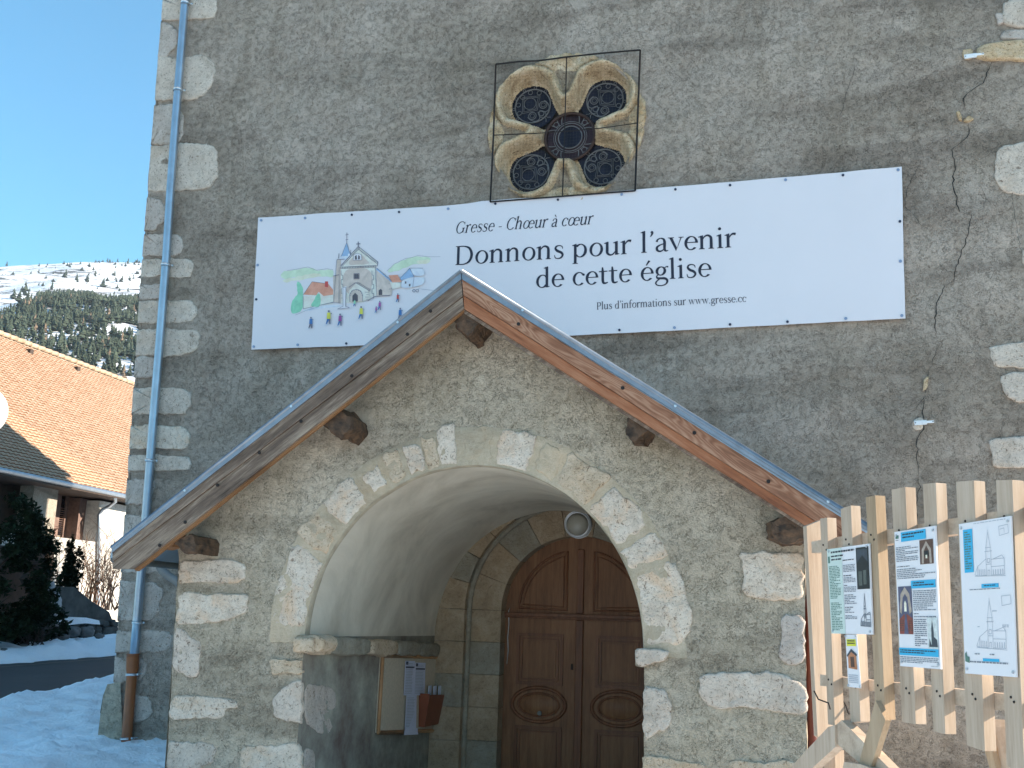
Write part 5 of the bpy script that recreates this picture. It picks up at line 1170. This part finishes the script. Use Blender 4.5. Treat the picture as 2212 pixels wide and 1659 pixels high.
# ================================================================== FOREST
def tree_mesh(seed, h=1.0, wide=.36):
    rr = random.Random(seed); mb = MB(); mb.tube([(0, 0, -.1), (0, 0, .5)], [.03, .02], 4, mi=1, caps=False)
    for t in range(5):
        z0 = .12+.17*t; r0 = wide*(1-.17*t)*rr.uniform(.8, 1.15); n = 7; ox = rr.uniform(-.05, .05); oy = rr.uniform(-.05, .05); vs = [(ox, oy, z0+.30)]
        for k in range(n): a = 2*pi*k/n+rr.random(); r_ = r0*rr.uniform(.55, 1.15); vs.append((ox+r_*cos(a), oy+r_*sin(a), z0+rr.uniform(-.04, .06)))
        mb.add(vs, [(0, 1+k, 1+(k+1) % n) for k in range(n)]+[(0, 1+(k+2) % n, 1+k) for k in (1, 4)], 0)
    return mb
def leafmat(name, c, var=.5, sc=.4):
    m = M(name, .9, spec=.1); f = m.noise(sc, 3, .6); n = m.N.new('ShaderNodeObjectInfo')
    return m.out(m.ramp(f, [(.3, tuple(v*(1-var) for v in c)), (.7, tuple(v*(1+var) for v in c))]))
MT['pine'] = leafmat('pine_needles', (.058, .074, .052), .45, .05); MT['bark'] = plain('bark', (.08, .055, .04), .9)
MT['larch'] = leafmat('bare_larch', (.20, .145, .10), .3, .05)
tm = [tree_mesh(i, wide=.26+.05*(i % 4)) for i in range(8)]
def top_y(x): return 0
tb = [(-200, 680), (-60, 672), (0, 668), (40, 650), (95, 622), (150, 610), (185, 620), (230, 640), (300, 632), (420, 640), (600, 650), (900, 660)]
def tline(x):
    for (a, b), (c, d) in zip(tb, tb[1:]):
        if a <= x <= c: return b+(d-b)*(x-a)/(c-a)
    return 650
rr = random.Random(11); fo = MB(); fl = MB(); singles = []; cnt = 0
while cnt < 13500:
    b = rr.uniform(-46, -29) if cnt % 8 else rr.uniform(-60, -15); r = (rr.uniform(520**2, 1560**2))**.5
    x = CAM.x+r*sin(radians(b)); y = CAM.y+r*cos(radians(b)); z_ = hill(x, y, r, b); px_, py_ = proj((x, y, z_)); cnt += 1
    lim = tline(px_)+19+9*noise.noise(Vector((x*.012, y*.012, 3)))
    if py_ < lim: continue
    if ((px_-262)/42)**2+((py_-716)/16)**2 < 1 or ((px_-268)/22)**2+((py_-792)/14)**2 < 1: continue
    if noise.noise(Vector((x*.016, y*.016, 5))) > .42+.25*(py_ < 760): continue
    s = rr.uniform(5.0, 9.0)*(1 if py_ < 740 else .9); t = tm[rr.randrange(8)]; a = rr.random()*6; ca, sa = cos(a), sin(a); wx = rr.uniform(.8, 1.3)
    tgt = fl if rr.random() < .035 else fo
    tgt.add([(x+(p[0]*ca-p[1]*sa)*s*wx, y+(p[0]*sa+p[1]*ca)*s*wx, z_+p[2]*s-.3) for p in t.v], t.f, 0); 
tag(fo.build('pine_forest', MT['pine']), 'dark green pine forest covering the lower mountain slope', 'forest', kind='stuff')
tag(fl.build('bare_larches', MT['larch']), 'brownish leafless larches scattered through the pine forest', 'trees', kind='stuff')
# shrubs and single pines dotted over the open snow slope
st = MB(); cnt = 0
for _ in range(9000):
    b = rr.uniform(-47, -26); r = rr.uniform(1050, 2215); x = CAM.x+r*sin(radians(b)); y = CAM.y+r*cos(radians(b)); z_ = hill(x, y, r, b); px_, py_ = proj((x, y, z_))
    if py_ > tline(px_)-2: continue
    dens = .05+.75*max(0, noise.noise(Vector((x*.006, y*.006, 3)))+.12)+(.25 if px_ > 190 else 0)+(.35*max(0, 1-(tline(px_)-py_)/30))
    if rr.random() > dens*.13: continue
    s = rr.uniform(2.5, 7.5); t = tm[rr.randrange(8)]; wx = rr.uniform(1.0, 1.9)
    st.add([(x+p[0]*s*wx, y+p[1]*s*wx, z_+p[2]*s-.3) for p in t.v], t.f, 0)
tag(st.build('slope_shrubs', MT['pine']), 'small dark shrubs and pines dotting the snowy upper slope', 'shrubs', kind='stuff')
sp = [(16, 562, 11), (52, 640, 30), (40, 655, 26), (28, 648, 22), (60, 652, 24), (233, 556, 9), (255, 556, 9), (140, 600, 18), (165, 606, 16), (205, 598, 14), (222, 622, 22), (188, 610, 16), (112, 628, 20), (276, 570, 12), (150, 578, 12), (262, 610, 14)]
k0 = None
plab = ['pine on the mountain crest at the far left edge', 'tallest lone pine above the forest edge near the left frame side', 'lone pine just left of the tallest one above the forest', 'smaller pine at the left of the clump above the forest', 'low pine at the right of the clump above the forest', 'tiny dark tree on the very top of the crest, left of two', 'tiny dark tree on the very top of the crest, right of two', 'lone pine on the snow just above the middle of the forest edge', 'pine above the forest edge, second right of the middle', 'small pine on the snow slope left of the two-tone patch', 'tall single pine close to the church corner above the forest', 'pine standing at the forest edge below the rocky patch', 'pine above the forest edge left of the middle', 'tiny pine near the crest beside the church corner', 'tiny pine high on the open snow below the crest', 'pine nearest the church corner above the forest']
for i, (x, y, hp) in enumerate(sp):
    # find the slope point under this sight line
    d = ray(x, y); lo_, hi_ = 300.0, 2600.0; hit = None; r = 500
    while r < 2400:
        dd = Vector((d.x, d.y, 0)).normalized(); b = math.degrees(atan2(d.x, d.y)); X_, Y_ = CAM.x+r*dd.x, CAM.y+r*dd.y; zr = CAM.z+d.z/hypot(d.x, d.y)*r
        if hill(X_, Y_, r, b) > zr: hit = (X_, Y_, hill(X_, Y_, r, b)); break
        r += 6
    if not hit: X_, Y_ = CAM.x+2200*dd.x, CAM.y+2200*dd.y; hit = (X_, Y_, hill(X_, Y_, 2200, b)); r = 2200
    s = hp*r/FPX
    t = thing('pine_tree', plab[i], 'pine tree', hit, 'lone pines on the snow slope')
    tmx = tm[i % 8]; cr_ = MB(); cr_.add([(hit[0]+p[0]*s, hit[1]+p[1]*s, hit[2]+p[2]*s-.2) for p in tmx.v], [f for f, m_ in zip(tmx.f, tmx.mi) if m_ == 0]); cr_.build('crown', MT['pine'], t)
    tr = MB(); tr.tube([Vector(hit)-Vector((0, 0, .3)), Vector(hit)+Vector((0, 0, s*.4))], s*.025, 5); tr.build('trunk', MT['bark'], t)

# ================================================================== LEFT HOUSE
hx, hr = -22.0, -29.6
house = thing('chalet', 'white chalet with large orange tiled roof beyond the road', 'house', (-24, 14, .8))
ez, rz = 5.60, 12.0; y0h, y1h = 7.5, 36
mb = MB(); dv = Vector((hr-hx, 0, rz-ez)); sl = dv.length; du = dv.normalized(); nn = Vector((du.z, 0, -du.x))
if nn.z < 0: nn = -nn
E0 = Vector((hx, y0h, ez)); mb.prism([E0, E0+Vector((0, y1h-y0h, 0)), E0+Vector((0, y1h-y0h, 0))+dv, E0+dv], -nn*.14)
F_ = Vector((2*hr-hx, y0h, ez)); mb.prism([F_, F_+Vector((0, y1h-y0h, 0)), F_+Vector((0, y1h-y0h, 0))+Vector((-dv.x, 0, dv.z)), F_+Vector((-dv.x, 0, dv.z))], (0, 0, -.18))
MT['eave_wood'] = plain('dark_eave_board', (.06, .04, .03), .8, 0, .3, 6)
roof = mb.build('roof', MT['eave_wood'], house)
mt_ = M('roof_tile_clay', .75, spec=.3); a = mt_.noise(1.6, 5, .7); b_ = mt_.noise(9, 3, .6)
MT['tile'] = mt_.out(mt_.ramp(mt_.math('ADD', mt_.math('MULTIPLY', a, .5), mt_.math('MULTIPLY', b_, .5)), [(.3, (.33, .21, .135)), (.5, (.47, .335, .23)), (.7, (.59, .455, .34))]), b_, .2, .01)
MT['tile_lip'] = plain('dark_tile_lip', (.26, .13, .075), .9, 0, .3, 5)  # lower lip of each tile, coloured darker than its face
RS, CS = .185, .24; nr = int(sl/RS); ncol = int((y1h-y0h)/CS)
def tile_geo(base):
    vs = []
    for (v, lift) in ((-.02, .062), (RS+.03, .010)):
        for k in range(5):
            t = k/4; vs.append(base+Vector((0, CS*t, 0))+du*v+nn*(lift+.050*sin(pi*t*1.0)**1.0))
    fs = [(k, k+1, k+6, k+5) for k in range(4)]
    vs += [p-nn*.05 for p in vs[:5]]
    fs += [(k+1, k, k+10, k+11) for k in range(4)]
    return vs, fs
rr = random.Random(4); allt = MB(); cand = []
for i in range(nr):
    for j in range(ncol):
        p = E0+du*(i*RS)+Vector((0, j*CS, 0))
        cand.append((i, j, p))
def vis(c): x, y = proj(c[2]); return -20 < x < 290
vv = sorted([c for c in cand if vis(c)], key=lambda c: (c[2]-CAM).length)[:300]; vset = {(c[0], c[1]) for c in vv}
tv_, tf_ = tile_geo(Vector((0, 0, 0))); me = bpy.data.meshes.new('roof_tile'); me.from_pydata([tuple(v) for v in tv_], [], tf_); me.materials.append(MT['tile']); me.materials.append(MT['tile_lip'])
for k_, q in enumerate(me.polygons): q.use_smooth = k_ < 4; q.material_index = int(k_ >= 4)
for (i, j, p) in cand:
    jit = nn*rr.uniform(0, .010)+du*rr.uniform(-.010, .010)
    if (i, j) in vset:
        o = bpy.data.objects.new('roof_tile', me); col.objects.link(o); o.parent = roof; o.location = p+jit-ORG[roof]
    else:
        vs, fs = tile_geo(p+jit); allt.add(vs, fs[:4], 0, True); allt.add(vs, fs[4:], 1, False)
tag(allt.build('roof_tiles', [MT['tile'], MT['tile_lip']], roof), kind='stuff')
mb = MB()
for j in range(int((y1h-y0h)/.42)):
    y = y0h+j*.42; mb.tube([(hr, y, rz+.10), (hr, y+.46, rz+.13)], [.10, .12], 8)
tag(mb.build('ridge_tiles', MT['tile'], roof), kind='stuff')
for i in range(5):
    p = E0+dv*.93+Vector((0, 6.3+i*3.0, 0))+nn*.10; mb = MB(); mb.box(p, .10, .10, .09); mb.build('roof_vent', MT['eave_wood'], roof)
# gutter
mb = MB(); mb.tube([(hx+.08, y0h, ez-.02), (hx+.08, y1h, ez-.10)], .085, 10); mb.build('gutter', MT['zinc'], house)
MT['housewall'] = roughcast('white_house_render', (.60, .58, .53), (.70, .68, .63), (.78, .76, .72), None, .25, .4)
MT['housewall2'] = roughcast('beige_house_render', (.32, .28, .23), (.38, .34, .28), (.44, .40, .34), None, .25, .4)
WX, LX = -23.6, -22.6
mb = MB(); mb.prism([(WX, y0h+1, 3.6), (WX, 35, 3.6), (WX, 35, 6.6), (WX, y0h+1, 6.6)], (-12, 0, 0)); mb.build('upper_wall', MT['housewall2'], house)
zs3 = SX(170, 1166, LX).z
mb = MB(); mb.prism([(LX, y0h+1, -.3), (LX, 35, -.3), (LX, 35, zs3), (LX, y0h+1, zs3)], (-12.5, 0, 0)); mb.build('lower_wall', MT['housewall'], house)
mb = MB(); yb0 = SX(208, 1150, LX).y; mb.prism([(LX, yb0, zs3), (LX, 35, zs3), (LX, 35, 5.35), (LX, yb0, 5.35)], (-2, 0, 0)); mb.build('bay_wall', MT['housewall'], house)
mb = MB(); mb.prism([(WX+.02, y0h+1, ez-.12), (WX+.02, 35, ez-.12), (hx+.1, 35, ez-.12), (hx+.1, y0h+1, ez-.12)], (0, 0, -.05)); mb.build('eave_soffit', MT['eave_wood'], house)
def H(x, y, X=WX): return SX(x, y, X)
def hb(name, x0, y0, x1, y1, d, th, mat, X=WX, parent=None):
    a, b = H(x0, y0, X+d), H(x1, y1, X+d); mb = MB(); zt_, zb_ = max(a.z, b.z), min(a.z, b.z)
    mb.prism([(X+d, a.y, zb_), (X+d, b.y, zb_), (X+d, b.y, zt_), (X+d, a.y, zt_)], (-th, 0, 0)); return mb.build(name, mat, parent or house)
MT['shutter'] = plain('grey_brown_shutter', (.19, .125, .105), .8, 0, .25, 8); MT['blind'] = plain('brown_blind', (.30, .17, .12), .7, 0, .1, 6); MT['darkwin'] = plain('dark_pane', (.02, .02, .025), .15)
win = hb('window', 122, 1062, 158, 1160, .02, .04, MT['darkwin'])
for k in range(14):
    y = 1096+k*4.6; hb('blind_slat', 122, y, 146, y+3.2, .06, .03, MT['blind'], parent=win)
hb('window_frame', 119, 1058, 123, 1163, .07, .06, MT['shutter'], parent=win); hb('window_frame', 146, 1062, 151, 1163, .07, .06, MT['shutter'], parent=win); hb('window_lintel', 119, 1052, 160, 1062, .09, .08, MT['eave_wood'], parent=win)
for x0, x1, ya, yb in ((178, 208, 1072, 1168), (98, 118, 1058, 1150)):
    sh_ = None
    nb_ = 4
    for k in range(nb_):
        o = hb('shutter' if k == 0 else 'shutter_board', x0+(x1-x0)*k/nb_, ya, x0+(x1-x0)*(k+1)/nb_-.6, yb, .10, .04, MT['shutter'], parent=sh_)
        if k == 0: sh_ = o
    a, b = H(x0+3, yb-8), H(x1-3, ya+14); mb = MB(); mb.tube([a+Vector((.13, 0, 0)), b+Vector((.13, 0, 0))], .05, 4); mb.build('brace', MT['shutter'], sh_)
    for yy in (ya+8, yb-10):
        a, b = H(x0, yy), H(x1, yy); mb = MB(); mb.tube([a+Vector((.12, 0, 0)), b+Vector((.12, 0, 0))], .05, 4); mb.build('batten', MT['shutter'], sh_)
hb('shutter', 174, 1076, 178, 1166, .5, .45, MT['shutter'])
hb('pillar', 76, 1040, 97, 1300, 1.0, .5, MT['housewall2']); hb('dark_wall_panel', -30, 1020, 74, 1200, .25, .1, MT['eave_wood']); hb('wall_panel', 50, 1035, 75, 1100, .3, .05, MT['housewall2'])
hb('dark_wall_panel', -40, 1173, 99, 1350, .15, .1, MT['eave_wood'], X=LX); hb('balcony_beam', -40, 1150, 118, 1172, .9, .9, MT['eave_wood'])
mb = MB(); pa = [H(249, 1070, hx+.05), H(249, 1084, hx+.0), H(236, 1094, hx-.3), H(222, 1100, hx-.5), H(214, 1112, LX+.08), H(213, 1200, LX+.08), H(211, 1330, LX+.08)]; mb.tube(pa, .06, 10); mb.build('rain_pipe', MT['zinc'], house)
# outside timber stair going down in front of the lit wall
stair = thing('timber_stair', 'dark timber stair slanting down beside the chalet', 'stair', tuple(H(112, 1320, -21.8)))
for q in ([(58, 1198), (70, 1190), (112, 1236), (108, 1250)], [(60, 1222), (74, 1212), (108, 1268), (100, 1282)], [(48, 1250), (60, 1240), (96, 1300), (84, 1312)]):
    mb = MB(); mb.prism([H(x, y, -21.8) for x, y in q], (-.12, 0, 0)); mb.build('stringer', MT['eave_wood'], stair)
for i in range(8): p = H(66+5*i, 1212+7.5*i, -21.85); mb = MB(); mb.box(p, .4, .14, .02); mb.build('tread', MT['eave_wood'], stair)
slw = thing('garden_wall', 'dark sloping garden wall behind the boulders', 'wall', tuple(H(200, 1340, -20.0)))
mb = MB(); mb.prism([H(x, y, -20.0) for x, y in ((132, 1268), (160, 1268), (200, 1300), (236, 1322), (245, 1345), (130, 1345))], (-.4, 0, 0)); mb.build('wall_body', MT['rockwall'], slw)

# ---- terrace wall, boulders
TX = -19.6
tw = thing('terrace_wall', 'low dark rubble terrace wall with snow on top beyond the road', 'wall', tuple(SX(150, 1385, TX)))
mb = MB(); rr = random.Random(9)
rub = [(0+k*17+rr.uniform(-3, 3), 1340+j*13+rr.uniform(-2, 2), rr.uniform(13, 19), rr.uniform(10, 13)) for k in range(16) for j in range(4)]
mb.prism([SX(x, y, TX-.25) for x, y in ((-40, 1338), (250, 1338), (250, 1400), (-40, 1400))], (-.5, 0, 0)); mb.build('wall_core', MT['rockwall'], tw)
for x, y, ww, hh in rub:
    if not (55 < x < 245): continue
    q = [SX(a, b, TX-.2) for a, b in ((x, y), (x+ww, y+rr.uniform(-1, 1)), (x+ww, y+hh), (x, y+hh))]
    stone('rubble_stone', [(p.y, p.z) for p in q], (lambda a, b, h: Vector((TX-.25+h, a, b))), .10, MT['rockwall'], tw, rnd=2, jit=.03, step=.14)
mb = MB(); q = [SX(x, y, TX-.1) for x, y in ((112, 1338), (135, 1332), (180, 1334), (208, 1340), (210, 1349), (180, 1346), (140, 1350), (116, 1345))]; mb.prism([p+Vector((.1, 0, 0)) for p in q], (-.9, 0, 0)); o = mb.build('snow_cap', MT['snow'], tw); bevel(o, .05, 3)
def boulder(cx, cy, wp, hp, X, lab, mat='rock', snowy=False):
    c = SX(cx, cy, X); dist = (c-CAM).dot(Fv); rx, rz_ = wp/FPX*dist/2, hp/FPX*dist/2; bm = bmesh.new(); bmesh.ops.create_icosphere(bm, subdivisions=3, radius=1); sd_ = cx
    for v in bm.verts:
        n_ = 1+.28*noise.noise(v.co*1.3+Vector((sd_, 0, 0)))+.12*noise.noise(v.co*3+Vector((sd_, 4, 0))); v.co = Vector((v.co.x*rx*.8, v.co.y*rx*1.15, v.co.z*rz_))*n_
    me = bpy.data.meshes.new('boulder'); bm.to_mesh(me); bm.free(); me.materials.append(MT[mat]); 
    for q in me.polygons: q.use_smooth = True
    o = bpy.data.objects.new('boulder', me); col.objects.link(o); o.location = c; ORG[o] = c; tag(o, lab, 'boulder'); return o
boulder(158, 1364, 34, 22, -19.1, 'rounded grey boulder, left one of the pair on the snow bank')
boulder(188, 1365, 32, 24, -19.0, 'rounded grey boulder, right one of the pair on the snow bank')
boulder(138, 1376, 24, 14, -18.9, 'small flat boulder with a snow cap at the foot of the pair')
boulder(10, 1412, 34, 24, -17.7, 'grey boulder at the left frame edge beside the road')
boulder(118, 1372, 22, 16, -19.2, 'dark boulder at the foot of the terrace wall left of the pair')
boulder(52, 1398, 26, 14, -18.2, 'low dark stone half buried in the snow beside the road')
boulder(215, 1374, 22, 12, -18.9, 'low stone right of the boulder pair on the snow bank')
# ---- vegetation
def leaf_cloud(cen, rad, n, size, seed, mat, name, parent, shape=None):
    rr = random.Random(seed); mb = MB()
    cl = []
    while len(cl) < 110:
        q = Vector((rr.uniform(-1, 1), rr.uniform(-1, 1), rr.uniform(-1, 1)))
        if q.length < 1 and q.length > rr.random()*.8: cl.append((Vector((q.x*rad.x, q.y*rad.y, q.z*rad.z)), rr.uniform(.12, .24)))
    for i in range(n):
        c, s = cl[rr.randrange(len(cl))]
        if shape: k = shape((c.z/rad.z+1)/2); c = Vector((c.x*k, c.y*k, c.z))
        d = Vector((rr.gauss(0, 1), rr.gauss(0, 1), rr.gauss(0, 1))).normalized()*rr.random()**.4
        p = cen+c+Vector((d.x*rad.x, d.y*rad.y, d.z*rad.z*.6))*s
        u = Vector((rr.gauss(0, 1), rr.gauss(0, 1), rr.gauss(0, .6))).normalized(); v = u.cross(Vector((rr.random(), rr.random(), 1))).normalized(); L = size*rr.uniform(.6, 1.5)
        mb.add([p-u*L, p-v*L*.45, p+u*L, p+v*L*.45], [(0, 1, 2, 3)])
    return mb.build(name, mat, parent)
MT['leaf_dark'] = leafmat('dark_evergreen_leaves', (.022, .036, .018), .5, 2.0); MT['leaf_con'] = leafmat('conifer_needles', (.020, .026, .012), .4, 3.0)
c = SX(-12, 1235, -18.6); t = thing('evergreen_tree', 'big dark evergreen tree at the left edge in front of the chalet', 'tree', (c.x, c.y, .7))
leaf_cloud(c+Vector((0, 0, -.1)), Vector((1.2, 1.75, 1.95)), 15000, .075, 1, MT['leaf_dark'], 'crown', t)
mb = MB(); mb.tube([(c.x, c.y-.6, .2), (c.x+.1, c.y-.6, 1.6), (c.x, c.y-.5, 3.2)], [.16, .13, .06], 8)
for a in range(6): mb.tube([(c.x, c.y-.6, 1.2+.3*a), (c.x+1.0*cos(a*2.1), c.y-.6+1.2*sin(a*2.1), 2.0+.35*a)], [.05, .015], 5)
mb.build('trunk', MT['bark'], t)
c = SX(60, 1345, -19.0); t = thing('ivy_bank', 'dark evergreen shrub hugging the bank above the boulders', 'shrub', tuple(c)); leaf_cloud(c, Vector((.6, 1.6, .55)), 3500, .07, 6, MT['leaf_dark'], 'foliage', t)
c = SX(148, 1250, -20.4); t = thing('columnar_conifer', 'narrow dark conifer with two pointed tops in front of the sunlit wall', 'tree', (c.x, c.y, .9))
leaf_cloud(c+Vector((0, .0, -.5)), Vector((.4, .52, 1.3)), 5200, .055, 2, MT['leaf_con'], 'crown', t, lambda q: max(.25, 1.15-.8*q))
c2_ = SX(150, 1208, -20.4); leaf_cloud(c2_, Vector((.10, .2, .75)), 1100, .05, 3, MT['leaf_con'], 'crown', t); c3_ = SX(166, 1226, -20.4); leaf_cloud(c3_, Vector((.14, .24, .62)), 1100, .05, 4, MT['leaf_con'], 'crown', t)
mb = MB(); mb.tube([(c.x, c.y, .3), (c.x, c.y, 3.0)], [.07, .03], 6); mb.build('trunk', MT['bark'], t)
MT['twig'] = plain('bare_twig', (.16, .085, .05), .8, 0, .4, 9); MT['twig_d'] = plain('dark_twig', (.045, .032, .026), .8, 0, .4, 9)
def bare_shrub(x, y, X, h, n, seed, mat, lab, spread=.5):
    b = SX(x, y, X); t = thing('bare_shrub', lab, 'shrub', tuple(b)); rr = random.Random(seed); mb = MB()
    for i in range(n):
        a = rr.uniform(0, 2*pi); L = h*rr.uniform(.55, 1.05); l = rr.uniform(.1, spread); p = b+Vector((rr.uniform(-.15, .15), rr.uniform(-.4, .4), 0)); pts = [p]; d = Vector((cos(a)*l, sin(a)*l, 1)).normalized()
        for k in range(5):
            d = (d+Vector((rr.gauss(0, .16), rr.gauss(0, .16), .02))).normalized(); pts.append(pts[-1]+d*L/5)
            if k > 0:
                for _ in range(2):
                    e = (d+Vector((rr.gauss(0, .6), rr.gauss(0, .6), rr.gauss(0, .3)))).normalized(); q = pts[-1]+e*L*rr.uniform(.12, .28); mb.tube([pts[-1], q, q+(e+Vector((rr.gauss(0, .4), rr.gauss(0, .4), .1)))*L*.1], [.009, .006, .003], 3, caps=False)
        mb.tube(pts, [.022, .018, .015, .011, .008, .004], 4, caps=False)
    mb.build('branches', mat, t)
bare_shrub(205, 1325, -21.2, 2.6, 16, 1, MT['twig'], 'reddish leafless shrub in front of the sunlit white wall'); bare_shrub(232, 1318, -20.6, 1.9, 18, 2, MT['twig_d'], 'dark leafless shrub close beside the church corner', .7)
bare_shrub(180, 1300, -21.4, 2.0, 12, 3, MT['twig'], 'thin leafless shrub right of the narrow conifer'); bare_shrub(118, 1290, -21.4, 1.7, 12, 4, MT['twig'], 'thin leafless shrub left of the narrow conifer', .7)
bare_shrub(75, 1395, -18.3, .55, 16, 5, MT['twig_d'], 'low dry twigs sticking from the snow bank', 1.0)
c = SX(108, 1303, -20.0); t = thing('wrapped_plant', 'plant wrapped in pale winter fleece with a pointed top', 'wrapped plant', (c.x, c.y, c.z-.5)); mb = MB(); n = 16; prf = [(-.62, .42), (-.5, .46), (-.2, .40), (.1, .33), (.3, .20), (.42, .08), (.5, .10), (.62, .02)]
vs = [c+Vector(((r_*(1+.22*noise.noise(Vector((cos(2*pi*k/n)*2, sin(2*pi*k/n)*2, h*3)))))*cos(2*pi*k/n)*.8, r_*(1+.3*noise.noise(Vector((cos(2*pi*k/n)*2, sin(2*pi*k/n)*2, h*3))))*sin(2*pi*k/n), h)) for h, r_ in prf for k in range(n)]
mb.add(vs, [(j*n+k, j*n+(k+1) % n, (j+1)*n+(k+1) % n, (j+1)*n+k) for j in range(7) for k in range(n)], 0, True); mb.build('fleece_wrap', plain('grey_fleece', (.34, .33, .33), .9, 0, .15, 5), t)
# ---- globe street lamp cut by the left frame edge
d = ray(-44, 887); gpos = CAM+d*11.0; lampp = thing('street_lamp', 'sunlit white globe cut off by the left edge in front of the tiled roof', 'street lamp', (gpos.x, gpos.y, 0))
mb = MB(); n = 32; vs = []
for j in range(17):
    a = pi*j/16
    for k in range(n): vs.append(gpos+Vector((.265*sin(a)*cos(2*pi*k/n), .265*sin(a)*sin(2*pi*k/n), .265*cos(a))))
mb.add(vs, [(j*n+k, j*n+(k+1) % n, (j+1)*n+(k+1) % n, (j+1)*n+k) for j in range(16) for k in range(n)], 0, True); mb.build('globe', M('opal_globe', .3).out((.82, .82, .80)), lampp)
mb = MB(); mb.tube([(gpos.x, gpos.y, 0), (gpos.x, gpos.y, gpos.z-.25)], .045, 10); mb.build('post', MT['iron'], lampp)

# ================================================================== AIR
mb = MB(); mb.box((0, 0, 430), 3300, 3300, 432); hz = mb.build('haze', [], None)
hm = bpy.data.materials.new('air'); hm.use_nodes = True; hm.node_tree.nodes.clear(); pv = hm.node_tree.nodes.new('ShaderNodeVolumePrincipled'); oo = hm.node_tree.nodes.new('ShaderNodeOutputMaterial')
pv.inputs['Color'].default_value = (.80, .88, 1, 1); pv.inputs['Density'].default_value = .00010; pv.inputs['Anisotropy'].default_value = .2; hm.node_tree.links.new(pv.outputs[0], oo.inputs['Volume']); hz.data.materials.append(hm)
tag(hz, 'thin bluish air between the village and the mountain', 'haze', kind='stuff')
